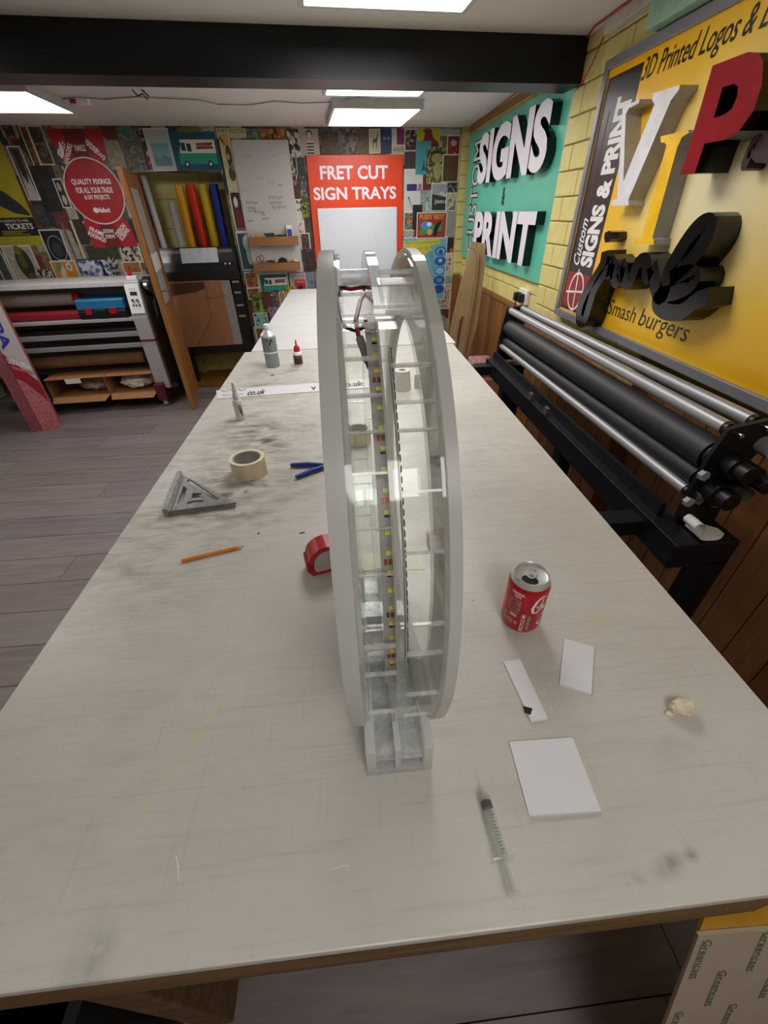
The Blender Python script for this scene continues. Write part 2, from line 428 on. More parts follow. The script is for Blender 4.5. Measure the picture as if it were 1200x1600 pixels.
# ================================================================== WORK TABLES
def table_mat():
    m = bpy.data.materials.new('worn_white_sheet'); nt, out = nodes_of(m); b = N(nt, 'ShaderNodeBsdfPrincipled'); nt.links.new(b.outputs[0], out.inputs[0])
    tc = N(nt, 'ShaderNodeTexCoord')
    def noise(sc, st, det=5, dist=0, lo=.35, hi=.7):
        mp = N(nt, 'ShaderNodeMapping'); mp.inputs['Scale'].default_value = st; nt.links.new(tc.outputs['Object'], mp.inputs[0])
        n = N(nt, 'ShaderNodeTexNoise'); n.inputs['Scale'].default_value = sc; n.inputs['Detail'].default_value = det; n.inputs['Distortion'].default_value = dist
        nt.links.new(mp.outputs[0], n.inputs['Vector'])
        r = N(nt, 'ShaderNodeMapRange'); r.inputs[1].default_value = lo; r.inputs[2].default_value = hi; nt.links.new(n.outputs['Fac'], r.inputs[0]); return r.outputs[0]
    def mul(a, b_):
        n = N(nt, 'ShaderNodeMath', operation='MULTIPLY'); 
        for i, q_ in enumerate((a, b_)):
            if isinstance(q_, float): n.inputs[i].default_value = q_
            else: nt.links.new(q_, n.inputs[i])
        return n.outputs[0]
    def spot(x, y, rx, ry, rot=0.):
        mp = N(nt, 'ShaderNodeMapping', vector_type='TEXTURE'); mp.inputs['Location'].default_value = (x, y, 0); mp.inputs['Rotation'].default_value = (0, 0, rot)
        mp.inputs['Scale'].default_value = (rx, ry, 1000); nt.links.new(tc.outputs['Object'], mp.inputs[0])
        g = N(nt, 'ShaderNodeTexGradient', gradient_type='SPHERICAL'); nt.links.new(mp.outputs[0], g.inputs[0])
        return g.outputs['Fac']
    cur = None
    def mix(fac, col):
        nonlocal cur
        n = N(nt, 'ShaderNodeMix', data_type='RGBA'); nt.links.new(fac, n.inputs[0])
        if cur is None: n.inputs[6].default_value = S('#c9c5be')
        else: nt.links.new(cur, n.inputs[6])
        n.inputs[7].default_value = S(col); cur = n.outputs[2]
    mix(mul(noise(3.2, (1, 1, 1)), .5), '#b8b3aa')
    mix(mul(mul(noise(30, (.2, 1, 1), 8, .5, .48, .75), noise(2.5, (1, 1, 1), 3, 0, .35, .65)), .20), '#9d998f')      # long streaks across the sheet
    mix(mul(noise(140, (.05, 1, 1), 5, .2, .56, .72), .20), '#918e88')
    mix(mul(noise(150, (1, .05, 1), 5, .2, .58, .72), .13), '#98948e')
    for (x, y, rx, ry, kk, cc) in ((-.32, 1.15, .34, .55, 1.9, '#5f605b'), (-.33, 1.80, .30, .42, 1.2, '#6c6c64'), (-.42, .72, .22, .30, 1.3, '#73726c'), (.35, 1.2, .4, .7, .6, '#8b8a80'), (.1, 1.9, .6, .5, .7, '#8b8a80'), (.25, .35, .45, .3, .35, '#8f8b83'), (-.3, .3, .4, .3, .35, '#8f8b83')):
        mix(mul(mul(spot(x, y, rx, ry), mul(noise(34, (.45, 1, 1), 10, .5, .40, .70), noise(9, (.5, 1, 1), 5, .4, .30, .62))), kk*.72), cc); mix(mul(mul(spot(x, y, rx, ry), noise(160, (.12, 1, 1), 6, .4, .5, .72)), kk*.34), cc)
    for (px, py, rx, ry, ro, kk, cc) in ((300, 1160, .009, .13, -.45, .3, '#c9cb6a'), (1045, 1352, .026, .013, .3, .55, '#77747c'), (1080, 1335, .012, .009, .3, .5, '#77747c'), (998, 1372, .010, .007, -.4, .5, '#7d7a80'), (935, 970, .04, .02, .3, .5, '#c7bd8c'), (1050, 1170, .04, .02, .2, .35, '#a7a097'), (350, 775, .03, .02, .3, .9, '#3c3c39'), (385, 768, .012, .01, .3, .9, '#202020'), (426, 586, .014, .02, .3, .9, '#2c2c2a'), (405, 602, .06, .02, .1, .9, '#6c6b63'), (395, 615, .03, .012, .2, .9, '#4f4f4a'), (145, 1500, .03, .05, .4, .4, '#8a908a')):
        p_ = tb(px, py); mix(mul(mul(spot(p_.x, p_.y, rx, ry, ro), noise(45, (1, 1, 1), 6, .4, .25, .6)), kk*1.6), cc)
    vo = N(nt, 'ShaderNodeTexVoronoi', feature='F1'); vo.inputs['Scale'].default_value = 14; nt.links.new(tc.outputs['Object'], vo.inputs['Vector'])
    r = N(nt, 'ShaderNodeMapRange'); r.inputs[1].default_value = .035; r.inputs[2].default_value = .015; nt.links.new(vo.outputs['Distance'], r.inputs[0])
    mix(mul(r.outputs[0], noise(8, (1, 1, 1), 2, 0, .5, .56)), '#5a5850')
    nt.links.new(cur, b.inputs['Base Color']); b.inputs['Roughness'].default_value = .42
    rn = N(nt, 'ShaderNodeMapRange'); rn.inputs[3].default_value = .3; rn.inputs[4].default_value = .5
    nt.links.new(noise(30, (.3, 1, 1)), rn.inputs[0]); nt.links.new(rn.outputs[0], b.inputs['Roughness'])
    return m
M_TABLE = table_mat()
M_TIMB = wood('table_timber', '#7b5a34', '#553a1e', .65, 'x', 8.)
XL, XR, YF, YM, YE = -.547, .564, .073, 2.290, 4.44
t = thing('work_table', 'long work table with a worn stained white top carrying the acrylic ring', 'table')
top = MB().box(XL, XR, YF, YM, T-.018, T).build('table_top', M_TABLE, t, bevel=.002)
MB().box(XL+.12, XR-.12, YF+.001, YF+.05, T-.105, T-.018).build('front_rail', M_TIMB, t, bevel=.004)
MB().box(XL+.02, XR-.03, YM-.06, YM-.02, T-.1, T-.018).build('rear_rail', M_TIMB, t)
for s in (XL+.14, XR-.17):
    MB().box(s, s+.04, YF+.05, YM-.06, T-.1, T-.018).build('side_rail', M_TIMB, t)
    for y in ((YF+.02) if s < 0 else YF+.4, YM-.1): MB().box(s-.02, s+.05, y, y+.07, 0, T-.018).build('leg', M_TIMB, t, bevel=.004)
M_TAB2 = mat('clean_white_sheet', '#d9d8d8', .35, var=.04, scale=9, stretch=(.2, 1, 1))
t = thing('work_table', 'work table with a clean white top in front of the orange sign', 'table', (0, 0, 0))
MB().box(-.513, .580, YM+.002, YE, T-.018, T+.004).build('table_top', M_TAB2, t, bevel=.002)
for s in (-.44, .47):
    MB().box(s, s+.05, YM+.05, YE-.05, T-.1, T-.018).build('side_rail', M_TIMB, t)
    for y in (YM+.08, YE-.16): MB().box(s-.01, s+.06, y, y+.07, 0, T-.018).build('leg', M_TIMB, t)

# ================================================================== ACRYLIC RING SIGN
RX0, RY, RZ, RR = -.021, .44, .29, .265
ring = thing('ring_sign', 'upright ring-shaped sign of frosted and clear acrylic on a short foot, unfinished', 'sign', (RX0, RY, T))
M_FROST = bpy.data.materials.new('frosted_acrylic')
def _frost(m):
    nt, out = nodes_of(m); b = N(nt, 'ShaderNodeBsdfPrincipled'); t1 = N(nt, 'ShaderNodeBsdfTranslucent'); t1.inputs[0].default_value = (.96, .96, .97, 1)
    nz = N(nt, 'ShaderNodeTexNoise'); nz.inputs['Scale'].default_value = 40; nt.links.new(coord(nt), nz.inputs['Vector'])
    r = ramp(nt, [(.3, S('#dcdcdd')), (.7, S('#e4e4e5'))]); nt.links.new(nz.outputs['Fac'], r.inputs[0]); nt.links.new(r.outputs[0], b.inputs['Base Color'])
    b.inputs['Roughness'].default_value = .3
    mx = N(nt, 'ShaderNodeMixShader'); mx.inputs[0].default_value = .6; nt.links.new(b.outputs[0], mx.inputs[1]); nt.links.new(t1.outputs[0], mx.inputs[2]); nt.links.new(mx.outputs[0], out.inputs[0])
_frost(M_FROST)
M_CLR = clear('clear_acrylic', haze=.05)
M_CLRE = clear('clear_acrylic_edge', haze=.16, gloss=.05)
M_RUNG = clear('clear_acrylic_bar', haze=.38, gloss=.04)
M_BRIGHT = clear('clear_acrylic_thin_bar', haze=.5, gloss=.03)
M_PANE = clear('clear_acrylic_panel', haze=.14, gloss=.03)
def ring_part(name, x0, x1, r0, r1, mt, n=120, a0=0., a1=2*PI, parent=ring, sm=30):
    full = abs(a1-a0-2*PI) < 1e-6; k = n if full else n+1; rs = []
    for i in range(k):
        a = a0+(a1-a0)*i/n; c, s_ = -math.cos(a), math.sin(a)
        rs.append([Vector((x, r*c, RZ+r*s_)) for x, r in ((x0, r0), (x1, r0), (x1, r1), (x0, r1))])
    return MB().rings(rs, close=full).build(name, mt, parent, sm)
def ring_at(px, py, r=RR):                  # where a pixel meets the drum of radius r: (x local, angle)
    d = ray(px, py); oy, oz = CO.y-RY, CO.z-T-RZ
    a = d.y**2+d.z**2; b = 2*(oy*d.y+oz*d.z); c = oy*oy+oz*oz-r*r; D = max(0, b*b-4*a*c)
    tt = (-b-math.sqrt(D))/(2*a); return CO.x+tt*d.x-RX0, math.atan2(oz+tt*d.z, -(oy+tt*d.y))
RI = .205
lp = ring_part('side_plate', 0, .0131, RI, RR, M_FROST)
rp = ring_part('side_plate', .0794, .088, RI, RR, M_FROST)
ring_part('clear_liner', .0131, .0178, RI+.002, RR-.003, M_CLRE)
ring_part('clear_liner', .0762, .0794, RI+.002, RR-.003, M_CLRE)
mp_ = ring_part('middle_plate', .0410, .0492, RI, RR-.001, M_CLRE)
ring_part('inner_band', .0178, .0410, RI, RI+.003, M_CLR)
ring_part('inner_band', .0492, .0762, RI, RI+.003, M_CLR)
def rung(x0, x1, a, th=.0045, dep=.014, r=RR-.004, mt=M_RUNG):
    M_ = Matrix.Translation((0, 0, RZ)) @ Matrix.Rotation(-a, 4, 'X')      # local -y points outwards at angle a
    MB().box(x0, x1, -r, -r+dep, -th/2, th/2, mtx=M_).build('cross_bar', mt, ring)
for y in (412, 428, 497, 552, 612, 672, 740, 830, 905, 1022, 1066, 1126): rung(.0178, .0410, ring_at(565, y)[1], dep=.003, th=.0017 if y != 428 else .007, mt=M_BRIGHT)
for y in (412, 427, 476, 562, 622, 668, 768, 868, 985, 1031, 1095, 1126): rung(.0492, .0762, ring_at(650, y)[1], dep=.003, th=.0017 if y != 427 else .007, mt=M_BRIGHT)
def cross_panel(x0, x1, y0, y1, r):
    a0, a1 = ring_at(600, y1, r)[1], ring_at(600, y0, r)[1]; ring_part('cross_panel', x0, x1, r, r+.003, M_PANE, 8, a0, a1)
cross_panel(.0178, .0410, 462, 492, RR-.02); cross_panel(.0492, .0762, 440, 474, RR-.02)
for a in range(0, 360, 24):
    a_ = math.radians(a+7)
    if not (math.radians(-70) < (a_ if a_ < PI else a_-2*PI) < math.radians(105)):
        rung(.0178, .0410, a_, .0025, .004); rung(.0492, .0762, a_+.12, .0025, .004)
# clear film still stuck over the top of the frosted plate
ang = [ring_at(690, y)[1] for y in (505, 400)]
ring_part('clear_film', .0780, .0882, RR+.0003, RR+.0012, M_CLR, 24, ang[0], ang[1])
a = [ring_at(510, y)[1] for y in (416, 402)]
# LED strips wound round the inside
M_STRIP = mat('led_strip_tape', '#98948f', .45, var=.15, scale=90)
M_FOIL = mat('silver_foil', '#d5d5d5', .2, .8, var=.2, scale=200, bump=.6)
M_LED = mat('led_phosphor', '#d3cf4e', .4, var=.1); M_CU = mat('copper_pad', '#8a4a22', .4, .5)
RS = .246
x_t, a_t = ring_at(580, 507, RS); x_b, a_b = ring_at(611, 1066, RS)
strip = []
for i in range(61):
    f_ = i/60; a = a_t+(a_b-a_t)*f_; xc = x_t+(x_b-x_t)*min(1, f_*1.0)
    c, s_ = -math.cos(a), math.sin(a); strip.append([Vector((x, r*c, RZ+r*s_)) for x, r in ((xc-.0052, RS-.0008), (xc+.0052, RS-.0008), (xc+.0052, RS), (xc-.0052, RS))])
ls = MB().rings(strip).build('led_strip', M_STRIP, ring, 30)
def on_strip(name, f_, dx, wd, ln, hh, mt):
    a = a_t+(a_b-a_t)*f_; xc = x_t+(x_b-x_t)*f_+dx; M_ = Matrix.Translation((0, 0, RZ)) @ Matrix.Rotation(-a, 4, 'X')
    MB().box(xc-wd/2, xc+wd/2, -RS-hh, -RS+.0003, -ln/2, ln/2, mtx=M_).build(name, mt, ls)
on_strip('foil_end', .012, 0, .0105, .012, .0006, M_FOIL)
nled = 20
for i in range(nled):
    f_ = .055+i*.93/nled
    on_strip('led', f_, .0005, .0030, .0030, .0012, M_LED)
    if i % 3 == 2:
        for s in (-.0016, .0016): on_strip('copper_pad', f_+.022, s, .0022, .0042, .0004, M_CU)
    elif i % 3 == 0: on_strip('resistor', f_+.010, .0006, .0030, .0014, .0008, INK)
    else: on_strip('resistor', f_+.024, .0008, .0010, .0040, .0006, GREYP)
# a second strip stuck on the middle plate, seen edge on
a0, a1 = ring_at(625, 520)[1], ring_at(632, 1060)[1]
s2 = ring_part('led_strip', .0494, .0503, .244, .254, M_STRIP, 60, a1, a0)
for i in range(34):
    a = a1+(a0-a1)*(i+.5)/34; M_ = Matrix.Translation((0, 0, RZ)) @ Matrix.Rotation(-a, 4, 'X')
    MB().box(.0503, .0512, -.2535, -.247, -.0022, .0022, mtx=M_).build('resistor', INK, s2)
# supply wires
def rp3(px, py, r):
    x, a = ring_at(px, py, r); return Vector((x, -r*math.cos(a), RZ+r*math.sin(a)))
def tl(px, py, yl):                          # pixel at a given depth behind the ring front, local coords
    d = ray(px, py); p = CO+d*((RY+yl-CO.y)/d.y); return p-Vector((RX0, RY, T))
MB().tube([tl(530, 462, .06), tl(534, 448, .055), tl(548, 441, .05), tl(565, 442, .05), tl(577, 452, .05), tl(580, 470, .03), tl(578, 490, -.02)], .0022, 6).build('black_wire', BLACK, ring, True)
MB().tube([tl(530, 449, .06), tl(548, 452, .055), tl(566, 449, .05), tl(573, 455, .04), tl(563, 470, .0), tl(556, 500, -.06), tl(560, 524, -.08), tl(567, 545, -.09), tl(577, 575, -.10)], .0020, 6).build('red_wire', mat('red_wire', '#8a1420', .4), ring, True)
MB().tube([tl(529, 470, .02), tl(533, 495, -.02), tl(540, 512, -.05), tl(556, 517, -.06), tl(568, 512, -.07), tl(572, 500, -.07)], .0016, 6).build('black_wire', BLACK, ring, True)
MB().tube([tl(562, 528, -.085), tl(568, 545, -.092), tl(575, 565, -.098)], .0034, 8).build('sleeve', GREYP, ring, True)
# the short foot
fy0, fy1 = .224-RY, .54-RY
xa, xb = .009, .092
ft = MB().box(xa, xa+.012, fy0, fy1, 0, .062).build('foot_side', M_FROST, ring, bevel=.001)
MB().box(xb-.011, xb, fy0, fy1, 0, .062).build('foot_side', M_FROST, ring, bevel=.001)
MB().box(xa+.012, xb-.011, fy0, fy1, 0, .010).build('foot_base', M_FROST, ring)
MB().box(xa+.036, xa+.043, fy0, fy1, .010, .062).build('foot_divider', M_FROST, ring)
for z in (.024, .040): MB().box(xa+.012, xb-.011, fy0+.006, fy1, z, z+.004).build('foot_shelf', M_RUNG, ring)
for y in (fy0+.05, fy0+.14): MB().box(xa+.012, xb-.011, y, y+.004, .010, .06).build('foot_shelf', M_RUNG, ring)
# small fixing block on the right plate
xx, aa = ring_at(680, 848, .25); p = tl(680, 848, -.25)
MB().box(.068, .0762, -.252, -.238, -.006, .006, mtx=Matrix.Translation((0, 0, RZ)) @ Matrix.Rotation(-aa, 4, 'X')).build('fixing_block', M_RUNG, ring)

# ================================================================== THINGS ON THE NEAR TABLE
def ang2(p, q): return math.atan2(q.y-p.y, q.x-p.x)
# --- soda can
M_CANR = mat('can_red', '#b8121f', .3, .35, var=.06)
M_CANS = mat('can_silver', '#d3d4d6', .3, .6, var=.04)
p = tb(811, 969)
can = thing('soda_can', 'open red soda can with white lettering standing on the stained table', 'can', (p.x, p.y, T))
MB().lathe([(.0245, .002), (.026, 0), (.0285, .004), (.0318, .010), (.033, .014), (.033, .096), (.0325, .100), (.0305, .1045)], n=40).build('can_body', M_CANR, can, 50)
MB().lathe([(.0305, .1045), (.0285, .109), (.0270, .112), (.0272, .1145), (.0266, .1152), (.0258, .1145), (.0252, .111), (.0235, .1105)], n=40).build('lid', M_CANS, can, 50)
va = math.atan2(-p.y, -p.x)                  # direction of the viewer seen from the can
MB().prism([(.013*math.cos(t_)*1.0, .009*math.sin(t_)) for t_ in [2*PI*i/20 for i in range(20)]], lambda u, v, d: Vector((math.cos(va)*(.0115+v)-math.sin(va)*u, math.sin(va)*(.0115+v)+math.cos(va)*u, d)), .1106, .1109).build('mouth', mat('can_inside', '#050505', .8), can)
def tabf(u, v, d): return Vector((math.cos(va)*v-math.sin(va)*u, math.sin(va)*v+math.cos(va)*u, d))
el = lambda a, b, cx=0., cy=0., n=20: [(cx+a*math.cos(2*PI*i/n), cy+b*math.sin(2*PI*i/n)) for i in range(n)]
shape(can, [el(.0085, .0125, 0, -.003), el(.0055, .0045, 0, -.009), el(.004, .003, 0, .003)], tabf, .1112, .1124, [M_CANS], 'pull_tab')
def canf(u, v, d):                           # wrap: u metres round from the viewer-facing line, v height
    a = va+u/.033; r = .0331+max(0, -d); return Vector((r*math.cos(a), r*math.sin(a), v))
M_WINK = mat('white_ink', '#e9e4e2', .5, var=.03)
cw = lambda s, u0, u1, v0, v1, **k: lettering(can, s, u0, u1, v0, v1, 0, M_WINK, f=canf, **k)
cw('ORIGINAL', -.022, .000, .0905, .0960, bold=.02); cw('TASTE', -.017, -.005, .0838, .0888, bold=.02)
def canquad(u0, u1, v0, v1, mt, nm='printed_panel', lift=.0001):
    MB().rings([[canf(u0+(u1-u0)*i/8, v, -lift) for v in (v0, v1)] for i in range(9)], caps=False).build(nm, mt, can)
M_PRED = mat('pale_red_ink', '#d99a98', .5)
canquad(-.024, -.003, .050, .080, M_PRED)
for k in range(7): canquad(-.0228+.002*(k % 2), -.0045-.003*(k % 3), .0525+k*.0038, .0545+k*.0038, M_CANR, 'printed_line', .0003)
canquad(-.018, -.006, .041, .0475, M_WINK, 'printed_oval')
cw('RECYCLE ME', .0025, .0085, .012, .052, rot=90, bold=.012)
canquad(-.024, -.010, .024, .033, M_PRED); canquad(-.008, -.002, .024, .033, M_PRED)
canquad(-.030, -.025, .020, .042, mat('pale_green_ink', '#b9c3a4', .5)); canquad(.012, .017, .016, .05, _MC['pale_green_ink'])
cs = MB().stroke([(.034, .092), (.028, .094), (.020, .084), (.0155, .068), (.018, .058), (.024, .058), (.030, .066), (.033, .074)], [.002, .003, .004, .0046, .004, .003, .003, .002], canf, -.0002, -.0004).stroke([(.022, .074), (.024, .068), (.028, .072), (.031, .084), (.030, .09)], [.0015, .003, .003, .002, .001], canf, -.0002, -.0004)
cs.build('script_lettering', M_WINK, can)
cw('Coca-Cola', .030, .062, .02, .09, rot=90, shear=.3, bold=.02)
# --- sheets of white acrylic offcut
M_OPAL = mat('opal_acrylic', '#dedde2', .25, var=.015)
def sheet(label, pxs, th, name='acrylic_offcut', mt=M_OPAL, cat='offcut', grp='white acrylic offcuts by the ring'):
    P = [tb(*q_) for q_ in pxs]; c = sum(P, Vector())/len(P)
    o = MB().prism([(q_.x-c.x, q_.y-c.y) for q_ in P], lambda u, v, d: Vector((u, v, d)), 0, th).build(name, mt, None, bevel=.0006, loc=(c.x, c.y, T))
    return tag(o, label, cat, grp)
sheet('large white acrylic square lying beside the syringe', [(795, 1161), (893, 1154), (938, 1269), (826, 1276)], .004)
sheet('white acrylic trapezium with slanted ends lying by the red can', [(881, 1000), (927, 1013), (923, 1087), (873, 1071)], .004)
P = [tb(*q_) for q_ in ((786, 1036), (812, 1032), (855, 1125), (829, 1129))]; c = sum(P, Vector())/4
o = thing('acrylic_offcut', 'narrow white acrylic strip with a black mark lying by the red can', 'offcut', (c.x, c.y, T), 0, 'white acrylic offcuts by the ring')
MB().prism([(q_.x-c.x, q_.y-c.y) for q_ in P], lambda u, v, d: Vector((u, v, d)), 0, .004).build('strip', M_OPAL, o, bevel=.0006)
MB().prism([(q_.x-c.x, q_.y-c.y) for q_ in [tb(*r_, .004) for r_ in ((817, 1103), (832, 1107), (829, 1117), (820, 1114))]], lambda u, v, d: Vector((u, v, d)), .004, .0043).build('mark', INK, o)
# --- syringe
M_SYR = clear('syringe_plastic', haze=.16, gloss=.06)
p0, p1 = tb(746, 1212, .008), tb(803, 1403, .008); L = (p1-p0).length
sy = thing('syringe', 'clear plastic syringe with black plunger seal lying on the table', 'syringe', (p0.x, p0.y, T), ang2(p0, p1))
hz = .0098
AX = lambda x, y=0, z=hz: Vector((x, y, z))
MB().cyl(AX(0), AX(.020), .0009, .0017, 10).build('nozzle', M_SYR, sy, True)
MB().cyl(AX(.020), AX(.024), .0017, .0072, 20).cyl(AX(.024), AX(.085), .0072, None, 24).build('barrel', M_SYR, sy, 40)
MB().cyl(AX(.029), AX(.036), .0064, None, 20).cyl(AX(.0275), AX(.029), .004, .0064, 20).build('plunger_seal', BLACK, sy, 40)
MB().box(.036, L-.004, -.0045, .0045, hz-.0008, hz+.0008).box(.036, L-.004, -.0008, .0008, hz-.0045, hz+.0045).cyl(AX(L-.004), AX(L-.002), .0075, None, 20).build('plunger', M_SYR, sy)
MB().box(.083, .085, -.0125, .0125, hz-.0085, hz+.0085).build('flange', M_SYR, sy, bevel=.001)
for k in range(14):
    x = .038+k*.0032; wd = .7 if k % 2 == 0 else .4
    MB().rings([[Vector((xx, .0073*math.sin(a_), hz+.0073*math.cos(a_))) for a_ in [wd*(-.2+i/5) for i in range(6)]] for xx in (x, x+.0005)], caps=False).build('graduation', INK, sy)
# --- cream lump of paper
random.seed(3)
p = tb(1063, 1112)
bm = bmesh.new(); bmesh.ops.create_icosphere(bm, subdivisions=4, radius=.012)
from mathutils import noise as mn
for v in bm.verts:
    q_ = v.co.copy(); n_ = mn.noise(q_*150)*.5+mn.noise(q_*330)*.35
    v.co = Vector((q_.x*1.45, q_.y*.95, q_.z*.85))*(1+n_*.5)
mz = min(v.co.z for v in bm.verts)
for v in bm.verts: v.co.z -= mz
M_LUMP = mat('cream_paper', '#d8ceb0', .85, var=.1, scale=90)
me = bpy.data.meshes.new('lump'); bm.to_mesh(me); bm.free(); me.materials.append(M_LUMP); me.polygons.foreach_set('use_smooth', [True]*len(me.polygons))
lt = thing('paper_lump', 'small crumpled lump of cream masking tape lying on the table', 'waste', (p.x, p.y, T))
o = bpy.data.objects.new('crumpled_body', me); COL.objects.link(o); o.parent = lt
MB().stroke([(-.026, -.004), (-.014, -.003), (0, 0)], [.004, .009, .010], lambda u, v, d: Vector((u, v, .004+d+abs(u)*.05)), 0, .001).build('torn_end', M_LUMP, lt)
MB().stroke([(0, .002), (.016, .006), (.022, .003)], [.008, .005, .001], lambda u, v, d: Vector((u, v, .012+d)), 0, .001).build('torn_end', M_LUMP, lt)
# --- pencil
M_PEN = mat('pencil_orange', '#e08118', .35, var=.05); M_PW = mat('pencil_wood', '#c9a26a', .6)
p0, p1 = tb(284, 876, .004), tb(381, 853, .004); L = (p1-p0).length
pe = thing('pencil', 'orange hexagonal pencil lying on the stained table', 'pencil', (p0.x, p0.y, T), ang2(p0, p1))
hx = lambda x, r: [Vector((x, r*math.cos(PI/6+i*PI/3), .0036+r*math.sin(PI/6+i*PI/3))) for i in range(6)]
MB().rings([hx(0, .0039), hx(L-.014, .0039)]).build('shaft', M_PEN, pe)
MB().rings([hx(L-.014, .0038), hx(L-.004, .0014)]).build('sharpened_cone', M_PW, pe)
MB().rings([hx(L-.004, .0013), hx(L, .0003)]).build('lead', INK, pe)
MB().rings([hx(-.0006, .0032), hx(0, .0036)]).build('end_cap', mat('pencil_end', '#a8431c', .5), pe)
# --- rafter square
M_SQ = mat('worn_aluminium', '#9a9a97', .42, .7, var=.16, scale=60)
A, B, C_ = tb(262, 806), tb(271, 748), tb(371, 792)
e1 = (C_-A); e2 = (B-A); e1.z = e2.z = 0
sq = thing('rafter_square', 'triangular metal rafter square with slots lying on the stained table', 'set square', (A.x, A.y, T), math.atan2(e1.y, e1.x))
a_, b_ = e1.length, e2.length
tri = [(0, 0), (a_, 0), (0, b_)]
slot1 = [(.030, b_*.80), (.024, b_*.74), (a_*.66, .018+b_*.04), (a_*.74, .018+b_*.04)]
slot2 = [(.020, .030), (.032, .030), (.032, b_*.52), (.020, b_*.62)]
slot3 = [(.050, .046), (.072, .046), (.072, .064), (.050, .070)]
slot4 = [(.044, .022), (.080, .022), (.084, .030), (.060, .034), (.044, .030)]
shape(sq, [tri, slot1, slot2, slot3, slot4], lambda u, v, d: Vector((u, v, d)), .008, .013, [M_SQ], 'plate')
MB().box(-.006, .005, -.004, b_, 0, .022).build('fence', M_SQ, sq, bevel=.001)
MB().box(.005, a_-.004, 0, .004, 0, .0125).build('rib', M_SQ, sq)
for k in range(22):
    u = .02+k*(a_-.03)/22; MB().box(u, u+.0008, .001, .007 if k % 4 else .011, .013, .0132).build('graduation', INK, sq)
# --- masking tape rolls
M_TAPE = mat('masking_tape', '#ddd4b4', .7, var=.05, scale=40); M_CORE = mat('tape_core', '#aba7a6', .8)
def tape_roll(px, py, r, h, label, core=.76):
    p = tb(px, py); t = thing('tape_roll', label, 'tape roll', (p.x, p.y, T), 0, 'rolls of masking tape on the stained table')
    n = 48; ri = r*core
    MB().rings([[Vector((rr*math.cos(2*PI*i/n), rr*math.sin(2*PI*i/n), z)) for rr, z in ((ri+.003, .0), (r, .0), (r, h), (ri+.003, h))] for i in range(n)], close=True).build('tape', M_TAPE, t, 40)
    MB().rings([[Vector((rr*math.cos(2*PI*i/n), rr*math.sin(2*PI*i/n), z)) for rr, z in ((ri, .0), (ri+.0031, .0), (ri+.0031, h-.001), (ri, h-.001))] for i in range(n)], close=True).build('core', M_CORE, t, 40)
    return t
tr_ = tape_roll(391, 738, .047, .048, 'cream roll of masking tape with a loose end beside the rafter square')
MB().stroke([(.043, .019), (.050, .016), (.062, .020)], [.006, .005, .002], lambda u, v, d: Vector((u, v, .044+d)), 0, .0008).build('loose_end', M_TAPE, tr_)
MB().stroke([(.0405, -.024), (.050, -.012), (.0475, .004)], .001, lambda u, v, d: Vector((u, v, d)), 0, .046).build('loose_end', M_TAPE, tr_)
tape_roll(560, 690, .040, .045, 'cream roll of masking tape standing behind the acrylic ring')
# --- blue-handled snips, mostly behind the ring
M_BLUE = mat('blue_rubber', '#1f3f96', .45, var=.1)
p = tb(505, 731)
sn = thing('side_cutters', 'wire cutters with blue plastic handles lying open beside the ring', 'pliers', (p.x, p.y, T))
q1, q2 = tb(455, 730)-p, tb(463, 749)-p
MB().tube([(.012, 0, .008), (q1.x*.5, q1.y*.5+.004, .008), (q1.x, q1.y, .007)], [.0055, .0072, .006], 10).build('handle', M_BLUE, sn, True)
MB().tube([(.012, -.002, .008), (q2.x*.5, q2.y*.5-.003, .008), (q2.x, q2.y, .007)], [.0055, .0072, .006], 10).build('handle', M_BLUE, sn, True)
MB().prism([(.008, -.008), (.030, -.009), (.052, 0), (.030, .009), (.008, .008)], lambda u, v, d: Vector((u, v, d)), .002, .013).build('jaws', CHROME, sn, bevel=.002)
# --- red tape measure
p = tb(512, 884)
tm = thing('tape_measure', 'red tape measure with steel blade end standing beside the ring', 'tape measure', (p.x, p.y, T), .25)
prof = [(-.034, .001), (.032, .001), (.038, .008)]+[(.039*math.cos(a_), .030+.037*math.sin(a_)) for a_ in [PI*i/16 for i in range(17)]]+[(-.040, .012)]
MB().prism(prof, lambda u, v, d: Vector((u, d, v)), -.020, .020).build('case', REDP, tm, bevel=.005, seg=3)
MB().prism([(u*.72, .033+(v-.033)*.72) for u, v in prof], lambda u, v, d: Vector((u, d, v)), -.0215, -.019).build('side_plate', mat('grey_metal_plate', '#bdbab5', .4, .5), tm)
MB().box(.012, .024, -.013, .013, .060, .064).build('lock_button', mat('dark_rubber', '#3c3a38', .6), tm, bevel=.002)
MB().box(.036, .046, -.009, .009, .004, .006).box(.045, .0465, -.009, .009, 0, .010).build('blade_hook', CHROME, tm)
MB().box(-.043, -.030, -.021, .021, .010, .036).build('grip', mat('red_rubber', '#8d1018', .6), tm, bevel=.004)
